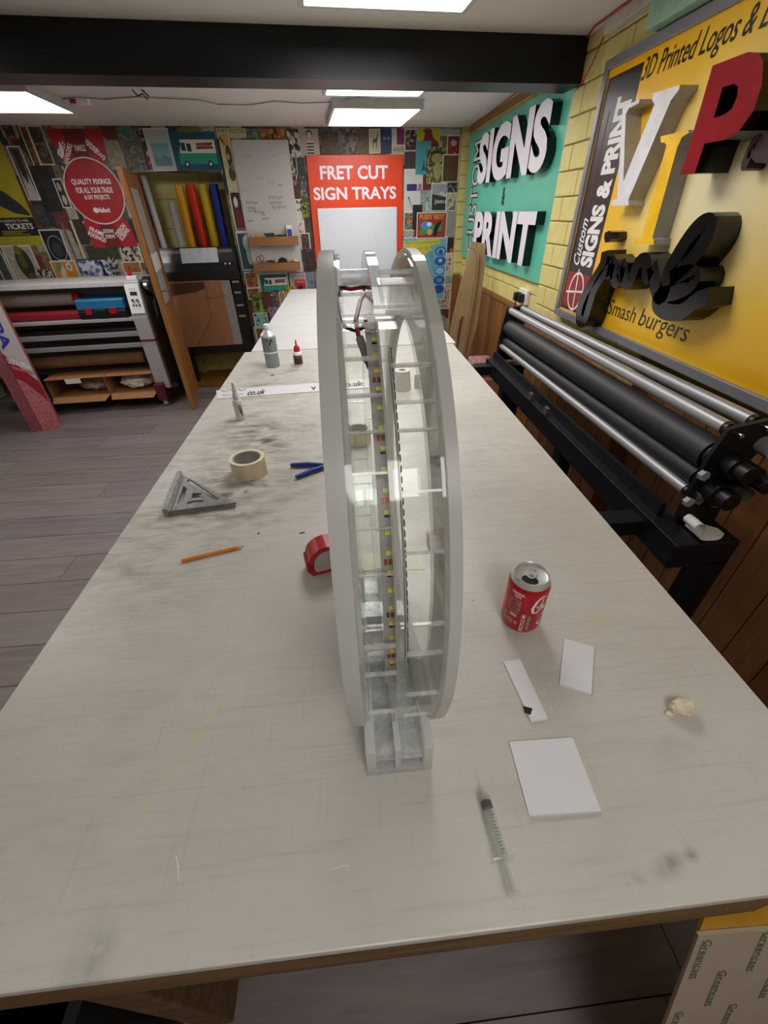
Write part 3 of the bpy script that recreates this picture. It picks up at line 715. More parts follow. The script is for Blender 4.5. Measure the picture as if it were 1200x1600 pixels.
# --- spray can
M_SPR = mat('spray_label_grey', '#8d9a9a', .35, .3, var=.08); M_SPR2 = mat('spray_label_dark', '#7b8685', .35, .2)
p = tb(427, 572)
sc_ = thing('spray_can', 'grey aerosol spray can with a white nozzle on the stained table', 'spray can', (p.x, p.y, T))
MB().lathe([(.031, 0), (.0325, .003), (.0325, .135), (.030, .138)], n=32).build('can_body', M_SPR, sc_, 50)
MB().lathe([(.0328, .072), (.0328, .132)], n=32, caps=False).build('label_band', M_SPR2, sc_, True)
MB().lathe([(.0325, .134), (.034, .137), (.034, .141), (.028, .148), (.020, .156), (.017, .160), (.013, .160)], n=32).build('dome', M_CANS, sc_, 40)
MB().lathe([(.010, .158), (.010, .170), (.013, .171), (.013, .184), (.010, .186)], n=20).build('nozzle', WHITE, sc_, 40)
va2 = math.atan2(-p.y, -p.x)
def scf(u, v, d): 
    a = va2+u/.033; return Vector(((.0331-d)*math.cos(a), (.0331-d)*math.sin(a), v))
MB().prism([(-.015, .122), (0, .100), (.015, .122), (.008, .128), (-.008, .128)], scf, 0, -.0003).build('printed_badge', INK, sc_)
MB().lathe([(.0330, .064), (.0330, .070)], n=32, caps=False).build('label_stripe', M_WINK, sc_, True)
for k, z in enumerate((.094, .086, .079)): MB().prism([(-.022, z), (.018-.006*(k % 2), z), (.018-.006*(k % 2), z+.004), (-.022, z+.004)], scf, 0, -.0003).build('printed_line', M_WINK, sc_)
# --- red capped glue bottle
p = tb(467, 571)
gb = thing('glue_bottle', 'small glue bottle with a pointed red cap and dark label', 'bottle', (p.x, p.y, T))
MB().lathe([(.019, 0), (.0205, .003), (.0205, .055), (.018, .062), (.011, .066)], n=28).build('bottle_body', WHITE, gb, 50)
MB().lathe([(.0208, .008), (.0208, .050)], n=28, caps=False).build('label', mat('dark_green_label', '#26332c', .5), gb, True)
MB().lathe([(.0210, .038), (.0210, .046)], n=28, caps=False).build('label_stripe', mat('red_label', '#a81c22', .5), gb, True)
MB().lathe([(.0210, .010), (.0210, .014)], n=28, caps=False).build('label_stripe', _MC['red_label'], gb, True)
MB().lathe([(.014, .064), (.014, .082), (.010, .088), (.005, .092), (.003, .114), (.001, .116)], n=24).build('cap', REDP, gb, 50)
# --- white nozzle bottle
M_MILK = mat('milky_plastic', '#d5d5d0', .4, var=.03, trans=.0)
p = tb(377, 655)
nb = thing('solvent_bottle', 'slim white applicator bottle with a long tapering nozzle', 'bottle', (p.x, p.y, T))
MB().lathe([(.0145, 0), (.016, .003), (.016, .066), (.014, .072), (.010, .074)], n=28).build('bottle_body', M_MILK, nb, 50)
MB().lathe([(.012, .073), (.012, .086), (.0095, .090), (.0075, .106), (.0055, .126), (.0048, .130), (.003, .132)], n=20).build('nozzle', M_MILK, nb, 50)
va3 = math.atan2(-p.y, -p.x)
scribble(nb, .002, .009, .010, .060, 0, mat('grey_ink', '#55606a', .6), 2, .004, f=lambda u, v, d: Vector((.0163*math.cos(va3+u/.016), .0163*math.sin(va3+u/.016), v)))
# --- printed white strip lying across the table
P = [tb(*q_) for q_ in ((338, 611), (338+2, 624), (603, 604.5), (603, 591.5))]
c = sum(P, Vector())/4; e = P[2]-P[1]; rz = math.atan2(e.y, e.x)
st_ = thing('printed_strip', 'long white strip with black printed lettering lying across the table', 'offcut', (c.x, c.y, T), rz)
R_ = Matrix.Rotation(-rz, 3, 'Z'); Q = [R_ @ (q_-c) for q_ in P]
MB().prism([(q_.x, q_.y) for q_ in Q], lambda u, v, d: Vector((u, v, d)), 0, .003).build('strip', M_OPAL, st_)
FLAT = lambda u, v, d: Vector((u, v, .0033))
def stxt(s, px0, px1, y0, y1, **k):
    a = R_ @ (tb(px0, y1)-c); b = R_ @ (tb(px1, y0)-c); lettering(st_, s, a.x, b.x, min(a.y, b.y), max(a.y, b.y), 0, INK, f=FLAT, **k)
stxt('co.uk', 386, 416, 609, 619, bold=.03, shear=.2); a = R_ @ (tb(348, 621)-c); b = R_ @ (tb(380, 616)-c); scribble(st_, a.x, b.x, a.y, a.y+.030, 0, INK, 7, f=FLAT); a = R_ @ (tb(344, 616)-c); scribble(st_, a.x, a.x+.10, a.y+.01, a.y+.045, 0, INK, 3, f=FLAT); stxt('o.uk', 541, 566, 596, 606, bold=.03, shear=.2); stxt('v', 486, 494, 605, 611, bold=.02)
# --- white cones / reels behind the ring
p = tb(628, 607)
rl = thing('paper_roll', 'white tapering roll with a hollow core standing behind the ring', 'roll', (p.x, p.y, T))
n = 36
MB().rings([[Vector((r*math.cos(2*PI*i/n), r*math.sin(2*PI*i/n), z)) for r, z in ((.014, 0), (.038, 0), (.031, .075), (.014, .075))] for i in range(n)], close=True).build('roll_body', PAPER, rl, 40)
MB().lathe([(.014, .070), (.014, .072)], n=24).build('core', mat('core_dark', '#6d6a68', .8), rl)
p = tb(663, 606)
cb = thing('label_card', 'small white card with black lettering standing behind the ring', 'card', (p.x, p.y, T))
MB().box(-.042, .042, 0, .004, 0, .055).build('card', PAPER, cb)
scribble(cb, -.032, -.016, .034, .046, -.0005, INK, 1); scribble(cb, .006, .026, .034, .046, -.0005, INK, 2); scribble(cb, -.03, .02, .016, .028, -.0005, INK, 6)
# --- little bits of debris
for (a_, b_, ln, rr, lb) in ((472, 833, .012, .001, 'tiny dark brad lying by the tape measure'), (404, 834, .004, .0012, 'tiny black crumb lying above the pencil'), (278, 1357, .024, .0006, 'fine pale curl of swarf lying on the table'), (532, 1355, .018, .0005, 'fine straight pale sliver of swarf lying on the table')):
    p = tb(a_, b_); o = MB().tube([(-ln/2, -.001, rr), (0, .0006, rr), (ln/2, 0, rr)], rr, 6).build('debris', INK if rr > .0009 else WHITE, None, loc=(p.x, p.y, T), rz=(-1.2 if a_ == 278 else .05)); tag(o, lb, 'debris')
# --- pale film offcuts seen through the ring
M_FILM = mat('pale_yellow_film', '#d4d0b4', .4, var=.03)
sheet('pale cream film offcut lying behind the ring by the tape measure', [(566, 866), (655, 864), (664, 890), (566, 892)], .001, 'film_offcut', M_FILM, 'offcut', None)

# ================================================================== TEAL SIGN ON THE RIGHT WALL
M_TEAL = mat('teal_panel', '#58b79e', .35, var=.04, scale=6)
M_FACEW = mat('letter_white', '#d8d3dc', .4, var=.03)
def rl_(px, py, ly): p = RW.py(px, py, ly); return p.x, p.z
tx0 = RW.py(728, 300, -.02).x; tz1 = RW.py(736, 211, -.02).z; tz0 = RW.py(725, 402, -.02).z
ts = thing('sign_board', 'teal sign board with raised white and black letters reading SIGNS and PRINT', 'sign', (RW.loc.x, RW.loc.y, 0), RW.rz)
tx1 = -2.64
MB().box(tx0, tx1, -.022, -.002, tz0, tz1).build('panel', M_TEAL, ts, bevel=.002)
D = -.075
x0 = rl_(748, 250, D)[0]; x1 = rl_(861, 190, D)[0]; z1 = rl_(757, 208, D)[1]; z0 = rl_(753, 287, D)[1]
raised_word(ts, 'SIGNS', x0, x1, z0, z1, -.022, .053, M_FACEW, BLACKG, .045, .03)
x0 = rl_(743, 340, D)[0]; x1 = rl_(839, 335, D)[0]; z1 = rl_(741, 331, D)[1]; z0 = rl_(816, 416, D)[1]
raised_word(ts, 'PRINT', x0, x1, z0, z1, -.022, .053, M_FACEW, BLACKG, .045, .03)
x0, z0 = rl_(782.5, 321, -.024); x1, z1 = rl_(791, 291, -.024)
lettering(ts, '&', x0, x1, z0, z1, -.0235, INK, .03)
x0 = rl_(735, 300, -.024)[0]; x1 = rl_(747, 300, -.024)[0]
lettering(ts, 'CUSTOM', x0, x1, tz0+.05, tz1-.06, -.0230, INK, .05, rot=90); lettering(ts, 'CUSTOM', x0+.012, x1-.012, tz0+.058, tz1-.068, -.0236, M_FACEW, 0., rot=90)

# ================================================================== YELLOW SIGN
YS = Fr((1.10, 0, 0), -PI/2)
def yp(px, py, ly=0.): p = YS.py(px, py, ly); return p.x, p.z
ys = frthing('sign_board', 'yellow sign board in a grey frame with raised letters and Smash burgers lettering', 'sign', YS)
yx0, yz0 = yp(868, 490); yz1 = yp(943, 100)[1]; yx1 = -.62
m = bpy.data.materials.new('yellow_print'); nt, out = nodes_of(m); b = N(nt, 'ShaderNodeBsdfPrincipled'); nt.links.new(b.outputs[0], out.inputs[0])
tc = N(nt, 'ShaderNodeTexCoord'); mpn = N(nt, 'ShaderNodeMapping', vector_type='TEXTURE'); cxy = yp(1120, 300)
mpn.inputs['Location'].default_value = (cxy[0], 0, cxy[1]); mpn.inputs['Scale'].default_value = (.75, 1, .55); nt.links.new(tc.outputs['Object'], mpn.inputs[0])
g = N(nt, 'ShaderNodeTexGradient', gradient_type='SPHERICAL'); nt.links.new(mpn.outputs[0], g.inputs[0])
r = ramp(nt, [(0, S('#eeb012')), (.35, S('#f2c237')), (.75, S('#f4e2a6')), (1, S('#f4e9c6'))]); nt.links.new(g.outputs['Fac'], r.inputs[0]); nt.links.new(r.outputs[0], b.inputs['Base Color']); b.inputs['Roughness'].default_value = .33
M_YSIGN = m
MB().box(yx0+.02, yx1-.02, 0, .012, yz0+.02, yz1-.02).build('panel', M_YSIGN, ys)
FRM = mat('sign_frame', '#8d8c92', .4, .4, var=.05)
fw = .032
for nm, bb in (('frame_rail', (yx0, yx1, -.012, .02, yz1-fw, yz1)), ('frame_rail', (yx0, yx1, -.012, .02, yz0, yz0+fw)), ('frame_stile', (yx0, yx0+fw, -.012, .02, yz0+fw, yz1-fw)), ('frame_stile', (yx1-fw, yx1, -.012, .02, yz0+fw, yz1-fw))):
    MB().box(*bb).build(nm, FRM, ys, bevel=.003)
M_DKP = mat('dark_print', '#2b2328', .35)
sx0 = yx0+fw+.008; sx1 = yp(957, 300)[0]; sz0 = yz0+fw+.01; sz1 = yp(975, 112)[1]
MB().box(sx0, sx1, -.0012, 0, sz0, sz1).build('printed_band', M_DKP, ys)
bw = sx1-sx0
ez1 = yp(893, 424)[1]
MB().box(sx0+.012, sx1-.006, -.0018, -.0012, sz0+.01, ez1).build('emblem_square', mat('emblem_red', '#8e2424', .4), ys)
ecx, ecz, er = sx0+bw*.52, (sz0+ez1)/2+.004, bw*.27
eb = MB()
rr = [[WF(ecx+rad*math.cos(2*PI*i/40), ecz+rad*1.15*math.sin(2*PI*i/40), -.0021) for rad in (er, er*1.13)] for i in range(40)]
eb.add([p for q_ in rr for p in q_], [(2*i, 2*i+1, (2*((i+1) % 40))+1, 2*((i+1) % 40)) for i in range(40)])
for aa in (.12, PI/2+.12):
    c_, s_ = math.cos(aa), math.sin(aa); h_, k_ = bw*.40, bw*.018
    eb.add([WF(ecx+c_*u-s_*v, ecz+s_*u+c_*v, -.0022) for u, v in ((-h_, -k_), (h_, -k_), (h_, k_), (-h_, k_))], [(0, 1, 2, 3)])
eb.build('emblem', M_WINK, ys)
lettering(ys, 'SIGNS & PRINT', sx0+bw*.45, sx0+bw*.92, ez1+.03, sz1-.07, -.0020, M_WINK, .05, rot=90)
lettering(ys, 'Custom', sx0+bw*.14, sx0+bw*.40, ez1+.03, ez1+.21, -.0020, M_WINK, .012, .45, rot=90)
MB().box(sx0+bw*.25, sx0+bw*.27, -.0020, -.0012, ez1+.26, sz1-.10).build('printed_line', mat('line_red', '#7c2430', .5), ys)
x0, z0 = yp(1000, 131); z1 = yp(1004, 100)[1]; x1 = x0+(yp(1200, 40)[0]-x0)*1.27
zb, zt = z0-.012, z1+.012
lettering(ys, '3D Printed Logos & Letters', x0, x1, zb, zt, -.0012, M_DKP, .006, .22)
x0 = yp(951, 480)[0]; x1 = yp(1077, 520)[0]; z1 = yp(956, 466)[1]; z0 = yp(1036, 532)[1]
zq = z0+.23*(z1-z0); lettering(ys, 'Smash', x0, x0+.40*(x1-x0), zq, z1-.003, -.0012, M_DKP, -.004, .12); lettering(ys, 'burgers', x0+.455*(x1-x0), x1, z0, z1, -.0012, M_DKP, -.004, .12)
def crop(ox, oy, sc, pts, ly): return [yp(ox+a/sc, oy+b/sc, ly) for a, b in pts]
def chunk(name, loops, ox, oy, sc, dep, face, side, parent=ys):
    return shape(parent, [crop(ox, oy, sc, L_, -dep) for L_ in loops], WF, 0, -dep, [face, side], name)
M_VW = mat('v_white', '#d5d5d8', .4); M_VS = mat('v_return', '#a9a39a', .5)
chunk('letter', [[(398, 380), (492, 335), (487, 358), (432, 385), (415, 420), (402, 790), (575, 362), (560, 340), (565, 305), (714, 256), (708, 285), (665, 340), (430, 890), (432, 920), (335, 922), (342, 893), (368, 885), (396, 420)]], 860, 60, 3.53, .06, M_VW, M_VS)
chunk('letter', [[(608, 540), (758, 505), (765, 520), (725, 545), (700, 600), (562, 1100), (572, 1110), (568, 1140), (458, 1135), (470, 1108), (500, 1100), (640, 590), (630, 575), (608, 575)]], 860, 60, 3.53, .06, mat('i_yellow', '#f0bd10', .35), mat('i_return', '#96969b', .45))
chunk('letter', [[(895, 150), (1090, 75), (1150, 80), (1175, 130), (1165, 260), (1120, 400), (1040, 510), (960, 560), (850, 580), (795, 745), (712, 752), (740, 680)], [(950, 270), (1010, 250), (1035, 265), (1030, 320), (1000, 390), (960, 420), (900, 440)]], 860, 60, 3.53, .10, mat('p_red', '#8a0716', .5, spec=.12), BLACKG)
M_AUB = mat('aubergine', '#3a2228', .4)
a0 = yp(1153, 268, -.05); a1 = yp(1183, 209, -.05)
lettering(ys, 'c', a0[0], a1[0]+.01, a0[1], a1[1], 0, M_AUB, .05, .1, depth=.05, name='letter'); lettering(ys, 'o', a1[0]+.0, a1[0]+.15, a0[1]+.01, a1[1]+.01, 0, M_AUB, .05, .1, depth=.05, name='letter')
# black script letters
sd = .075
def scr(name, pts, wd):
    P = crop(860, 340, 3.53, pts, -sd); fine = []
    for i in range(len(P)-1):                                # Catmull-Rom through the traced points
        p0, p1, p2, p3 = [Vector(P[max(0, min(len(P)-1, i+k))]) for k in (-1, 0, 1, 2)]
        for t_ in (0, .25, .5, .75):
            fine.append(.5*((2*p1)+(p2-p0)*t_+(2*p0-5*p1+4*p2-p3)*t_*t_+(3*p1-p0-3*p2+p3)*t_**3))
    fine.append(Vector(P[-1]))
    MB().stroke(fine, wd, WF, 0, -sd).build(name, BLACKG, ys)
chunk('dot', [[(296, 112), (300, 84), (322, 72), (340, 80), (340, 118), (318, 136), (302, 138)]], 860, 340, 3.53, .06, BLACKG, BLACKG)
scr('script_letter', [(300, 185), (285, 260), (245, 330), (195, 410), (163, 490), (155, 560), (185, 570), (215, 480), (240, 400), (285, 320), (330, 280)], .045)
scr('script_letter', [(320, 340), (345, 240), (350, 330), (375, 350), (400, 260), (410, 350), (440, 350), (480, 250), (525, 240), (530, 310), (550, 340)], .045)
scr('script_letter', [(560, 260), (585, 400), (620, 430), (650, 300), (740, 140), (820, 45), (870, 40), (850, 130), (760, 250), (660, 340)], .05)
scr('script_letter', [(660, 340), (730, 310), (790, 320), (770, 370), (690, 410), (600, 430), (590, 480), (640, 520), (720, 520), (800, 460), (870, 435)], .048)

# cord that ties the sign to the beam, wiring and trunking along the ceiling
M_RCORD = mat('red_cord', '#b2402c', .6)
q = [onz(945, 56, ZC-.01), Vector((1.02, 2.50, bz-.01)), Vector((1.09, 2.33, T+1.02))]
tag(MB().tube([RW.m @ RW.py(943, 58, -.12), RW.m @ RW.py(925, 100, -.12), RW.m @ RW.py(908, 131, -.12), RW.m @ RW.py(913, 126, -.09)], .0035, 6).build('red_cord', M_RCORD), 'thin red cord hanging from the beam end by the brick pier', 'cord')
for lb, pts in (('thin red cable running along the ceiling above the teal sign', [(-4.74, -.03, ZC-.006), (-4.2, -.03, ZC-.005), (-3.6, -.05, ZC-.006), (-2.75, -.100, ZC-.005), (-2.565, -.104, ZC-.005)]), ('thin red cable running along the white trunking above the yellow sign', [(-2.54, -.104, ZC-.005), (-2.42, -.134, ZC-.006), (-1.6, -.134, ZC-.006)])):
    o = MB().tube(pts, .004, 6).build('ceiling_cable', M_RCORD, None, loc=(RW.loc.x, 0, 0), rz=RW.rz); tag(o, lb, 'cable')
o = MB().box(-2.35, -1.56, -.128, -.090, ZC-.045, ZC-.001).build('cable_trunking', mat('trunking', '#c2bcb0', .5), None, bevel=.003, loc=(RW.loc.x, 0, 0), rz=RW.rz); tag(o, 'white plastic cable trunking along the ceiling above the yellow sign', 'trunking')
a = RW.py(1090, 12, -.05)
o = MB().box(a.x-.09, a.x+.22, -.16, -.0895, a.z-.03, ZC-.05).build('wall_unit', mat('pale_green_box', '#8fb39c', .5), None, bevel=.004, loc=(RW.loc.x, 0, 0), rz=RW.rz); tag(o, 'pale green box on the wall above the yellow sign', 'box')
# --- socket with plug
a = RW.py(820, 463, -.004)
so = thing('wall_socket', 'white double wall socket with a black plug on the yellow brick', 'socket', (RW.loc.x, -a.x, a.z), RW.rz)
MB().box(-.075, .075, -.022, .001, -.045, .045).build('face_plate', WHITE, so, bevel=.004)
MB().box(-.055, -.005, -.066, -.022, -.03, .022).build('plug', BLACK, so, bevel=.006)
MB().box(.012, .05, -.06, -.022, -.03, .02).build('plug', BLACK, so, bevel=.006)
MB().tube([(-.03, -.05, -.03), (-.03, -.055, -.08), (-.015, -.05, -.16), (.0, -.03, -.3)], .004, 6).build('plug_cable', BLACK, so, True)

# ================================================================== ROLLER PRESS BESIDE THE TABLE
K = .85
def rm(px, py, Yv): d = ray(px, py); return CO+d*(Yv/d.y)
Y0, Y1 = 1.0*K, 2.8*K
rp_ = thing('roller_press', 'long roller press with black and steel rollers on a black steel stand', 'laminator', (.9, 1.6, 0))
O = Vector((.9, 1.6, 0))
def roller(name, pa, pb, r, mt, stub=True):
    a = rm(*pa, Y1)-O; b_ = rm(*pb, Y0)-O; x = (a.x+b_.x)/2; z = (a.z+b_.z)/2
    a = Vector((a.x*.5+x*.5, Y1-O.y, a.z)); b_ = Vector((b_.x*.5+x*.5, Y0-O.y, b_.z))
    o = MB().cyl(a, b_, r, None, 28).build(name, mt, rp_, 40)
    d = (b_-a).normalized()
    if stub:
        MB().cyl(b_-d*.001, b_+d*.012, r*.86, None, 20).build('end_cap', BLACK, o, 40)
        MB().cyl(a-d*.03, b_+d*.05, r*.34, None, 12).build('shaft', CHROME, o, 40)
    return a, b_
M_ALR = mat('brushed_roller', '#a2a2a5', .42, .45, var=.06, stretch=(1, .05, 1))
M_RUB = mat('black_rubber_roller', '#242327', .55, var=.12)
R1 = roller('steel_roller', (798, 486), (1136, 668), .017, M_ALR)
R2 = roller('steel_roller', (817, 483), (1174.5, 657), .017, M_ALR)
R3 = roller('rubber_roller', (797, 512), (1116, 712), .042, M_RUB)
R4 = roller('rubber_roller', (792, 535), (1097, 746), .032, M_RUB)
R5 = roller('steel_roller', (783, 541), (1073.6, 765), .015, M_ALR)
zb_ = T-.116
for yy, nm in ((Y1-O.y+.0, 'end_plate'), (Y0-O.y-.035, 'end_plate')):
    e_ = 1 if yy < 0 else 0
    zz = [(R_[1] if e_ else R_[0]) for R_ in (R1, R2, R3, R4, R5)]
    xs = [q_.x for q_ in zz]; zs = [q_.z for q_ in zz]
    poly = [(xs[4]-.02, zb_-.01), (xs[4]-.022, zs[4]+.015), (xs[2]-.045, zs[2]+.02), (xs[0]-.025, zs[0]+.012), (xs[0], zs[0]+.018), (xs[1]+.02, zs[1]+.018), (xs[1]+.03, zs[1]-.05), (xs[2]+.06, zs[2]-.03), (xs[3]+.07, zb_-.01)]
    pl_ = MB().prism(poly, WF, yy, yy+.012).build(nm, BLACKM, rp_, bevel=.002)
    if e_:
        for (dx, dz, rr_, ll, mt_) in ((.01, 0, .022, .07, BLACK), (.05, -.02, .020, .09, BLACK), (.0, -.075, .024, .07, BLACK), (.075, .045, .016, .07, GREYP), (.06, -.07, .016, .05, mat('oily_grey', '#55544f', .5, .4))):
            MB().cyl((xs[2]+dx, yy+.001, zs[2]+dz), (xs[2]+dx, yy-ll*.55, zs[2]+dz), rr_*1.35, None, 16).cyl((xs[2]+dx, yy-ll*.5, zs[2]+dz), (xs[2]+dx, yy-ll, zs[2]+dz), rr_, None, 16).build('bearing_boss', mt_, pl_, 40)
        for dx, dz in ((-.045, -.03), (-.02, -.09), (-.05, -.11), (.03, -.12)): MB().cyl((xs[2]+dx, yy, zs[2]+dz), (xs[2]+dx, yy-.014, zs[2]+dz), .013, None, 6).build('bolt', GREYP, pl_)
        MB().box(xs[4]-.002, xs[4]+.022, yy-.012, yy-.002, zs[4]-.012, zs[4]+.055, mtx=Matrix.Translation((xs[4], yy, zs[4])) @ Matrix.Rotation(.5, 4, 'Y') @ Matrix.Translation((-xs[4], -yy, -zs[4]))).build('bracket', ALU, pl_, bevel=.003)
M_NAVY = mat('navy_steel', '#15171f', .42, .3, var=.15)
xb = rm(1085, 850, .72).x-O.x
beam_x0, beam_x1 = .80-O.x, .875-O.x
MB().box(beam_x0, beam_x1, .72-O.y, Y1-O.y+.03, zb_-.08, zb_-.002).build('base_beam', M_NAVY, rp_, bevel=.003)
MB().box(beam_x0+.03, beam_x0+.045, Y0-O.y, Y1-O.y, zb_-.002, T-.078).build('back_plate', BLACKM, rp_)
for yy in (1.72, 1.55): MB().box(beam_x0+.0, beam_x0+.012, yy-O.y, yy+.03-O.y, zb_, zb_+.03).build('clip', ALU, rp_)
for yy in (.80, 2.25):
    cy0, cy1 = (.722, .845) if yy < 1 else (yy, yy+.06)
    MB().box(beam_x1-.01, beam_x1+.10, cy0-O.y, cy1-O.y, zb_-.08, zb_-.002).build('cross_member', M_NAVY, rp_, bevel=.003)
    MB().box(beam_x1+.04, beam_x1+.10, cy0-O.y, cy0-O.y+.06, 0, zb_-.07).build('leg', M_NAVY, rp_, bevel=.003)
    MB().box(beam_x0-.22 if yy < 1 else beam_x0-.1, beam_x0+.01, yy+.05-O.y, yy+.11-O.y, zb_-.07, zb_-.02).build('brace', M_NAVY, rp_, bevel=.003)
MB().box(beam_x0+.01, beam_x1-.01, 1.38-O.y, 1.44-O.y, 0, zb_-.08).build('leg', M_NAVY, rp_, bevel=.003)
MB().box(beam_x0+.01, beam_x1-.01, 2.1-O.y, 2.16-O.y, 0, zb_-.08).build('leg', M_NAVY, rp_, bevel=.003)
# scrap of white backing paper on the press: a curl at one end, a flat rounded tongue at the other
p = Vector((beam_x1+O.x+.012, .766, zb_-.002))
key = [(-.024, .030), (-.034, .026), (-.040, .038), (-.030, .048), (-.016, .044), (-.012, .030), (-.018, .012), (-.012, .002), (.012, .0005), (.040, .0005), (.066, .0005)]
wid = [.017, .019, .021, .022, .023, .024, .026, .030, .033, .030, .012]
rs_ = []
for i in range(len(key)-1):
    q4 = [Vector((*key[max(0, min(len(key)-1, i+k))], wid[max(0, min(len(key)-1, i+k))])) for k in (-1, 0, 1, 2)]
    for t_ in [k/6 for k in range(6)]+([1.] if i == len(key)-2 else []):
        c = .5*((2*q4[1])+(q4[2]-q4[0])*t_+(2*q4[0]-5*q4[1]+4*q4[2]-q4[3])*t_*t_+(3*q4[1]-q4[0]-3*q4[2]+q4[3])*t_**3)
        z_ = max(.0, c.y); rs_.append([Vector((c.x, -c.z, z_)), Vector((c.x, c.z, z_)), Vector((c.x, c.z, z_+.0008)), Vector((c.x, -c.z, z_+.0008))])
o = MB().rings(rs_).build('paper_scrap', PAPER, None, 60, loc=p); tag(o, 'curled scrap of white backing paper on the roller press', 'paper')

# ================================================================== BOARDS AND BOXES IN THE CORNER
M_PLY = wood('plywood', '#b79b74', '#a68a63', .6, 'z', 6., .05)
BF = Fr((1.0, 3.75, 0), 0)
def bp_(px, py, ly=0.): p = BF.py(px, py, ly); return p.x, p.z
out1 = [(735, 377), (741, 384), (747, 394), (748, 402), (746, 428), (742, 460), (735, 500), (727, 545), (722, 590), (714, 640), (690, 640), (697, 580), (703, 517), (715, 463), (722, 435), (734, 386)]
hole = [(713, 545), (715, 520), (718, 500), (721, 494), (725, 495), (726, 505), (724, 520), (719, 560), (716, 600), (709, 600)]
o = thing('plywood_offcut', 'tall plywood offcut with an arched slot leaning in the corner', 'board', BF.loc)
def to_floor(P):
    z = min(q_[1] for q_ in P); return [(a, 0. if abs(b-z) < .03 else b) for a, b in P]
P = to_floor([bp_(*q_) for q_ in out1])
shape(o, [P, [bp_(*q_) for q_ in hole]], lambda u, v, d: Vector((u, d-.0*v, v)), .006, -.006, [M_PLY], 'board')
lp_ = [bp_(*q_) for q_ in [(735, 388), (741, 390), (745, 402), (744, 420), (739, 455), (731, 505), (723, 560)]]
MB().stroke(lp_, .004, WF, -.0062, -.0066).build('pencil_line', mat('pencil_grey', '#6d5a44', .8), o)
out2 = [(735, 376.6), (758.7, 381), (757, 421), (753, 450), (745, 509), (737, 535), (731, 561), (722, 610), (716, 640), (700, 640), (706, 600), (727, 480)]
o = thing('plywood_offcut', 'wide plywood offcut with a bare outer edge behind the slotted board', 'board', (BF.loc.x, BF.loc.y+.03, 0))
P = to_floor([bp_(*q_, .03) for q_ in out2]); shape(o, [P], WF, .006, -.006, [M_PLY], 'board')
# cardboard stack with the fragile box
bx = thing('cardboard_box', 'brown cardboard box on the floor under the fragile box', 'box', (.97, 3.12, 0))
MB().box(-.15, .15, -.15, .2, 0, .44).build('box_body', KRAFT, bx, bevel=.003); MB().box(-.151, .151, -.03, .03, .438, .4412).build('tape', mat('parcel_tape', '#8a6238', .35), bx)
FB = Fr((.96, 2.99, .4412), 0)
a = FB.py(738, 567); b_ = FB.py(770, 592)
fb = thing('fragile_box', 'small white carton with red fragile print on the cardboard box', 'box', (.985, 3.0, .4412))
hh = max(.09, min(.2, a.z)); wd = .075
MB().box(-wd, wd, 0, .16, 0, hh).build('box_body', mat('pink_white_card', '#c9a3a3', .7, var=.1), fb, bevel=.002)
M_FRR = mat('fragile_red', '#8c1a28', .6)
for k in range(3): lettering(fb, 'FRAGILE', -wd+.004-.02*(k % 2)*0, wd-.004, hh*(.06+.31*k), hh*(.30+.31*k), -.001, M_FRR, .05)
for k in range(3): lettering(fb, 'FRAGILE', -wd+.006, wd-.006, .01+.05*k, .045+.05*k, 0, M_FRR, .05, f=lambda u, v, d: Vector((u, v, hh+.001)))

# ================================================================== SHEETS LEANING ON THE NEAR END OF THE TABLE
A = onz(1088, 1455, T-.15); Bq = ray(1038, 1590); Bp = CO+Bq*(A.x/Bq.x)
sl = (A.y-Bp.y)/(A.z-Bp.z)                    # lean of the sheets
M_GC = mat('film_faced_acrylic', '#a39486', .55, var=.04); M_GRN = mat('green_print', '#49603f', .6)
gs = thing('acrylic_sheet', 'paper-faced acrylic sheet with green brand print leaning on the table end', 'sheet', (A.x, A.y, 0))
def gf(u, v, d): return Vector((u+(A.z-v)*.0, (v-A.z)*sl-d, v))
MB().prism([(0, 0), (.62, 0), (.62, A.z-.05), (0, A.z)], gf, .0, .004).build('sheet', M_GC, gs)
def green(u, v, ln, wd=.011):
    lettering(gs, 'Greencast', u-wd, u, v-ln, v, 0, M_GRN, .0, .1, rot=-90, f=lambda a_, b_, d: gf(a_, b_, .0045))
    MB().prism([(u-wd-.0022, v-ln*.98), (u-wd-.0012, v-ln*.98), (u-wd-.0012, v), (u-wd-.0022, v)], gf, .0041, .0045).build('printed_line', M_GRN, gs)
for k in range(8):
    for j_ in range(9):
        v = A.z-.012-j_*.165-(.075 if k % 2 else 0); u = .022+k*.040
        if v-.085 > .05: green(u, v, .085)
ylw = thing('acrylic_sheet', 'glossy yellow acrylic sheet leaning behind the paper-faced sheet', 'sheet', (A.x+.005, A.y, 0))
MB().prism([(0, 0), (.6, 0), (.6, A.z+.032), (0, A.z+.032)], lambda u, v, d: Vector((u, (v-A.z)*sl+d, v)), .0005, .005).build('sheet', mat('yellow_acrylic', '#b8860c', .3), ylw)
ylw2 = thing('acrylic_sheet', 'white acrylic sheet leaning behind the yellow acrylic sheet', 'sheet', (A.x+.04, A.y, 0))
MB().prism([(0, 0), (.6, 0), (.6, A.z+.042), (0, A.z+.042)], lambda u, v, d: Vector((u, (v-A.z)*sl+d, v)), .0055, .009).build('sheet', M_GC, ylw2)
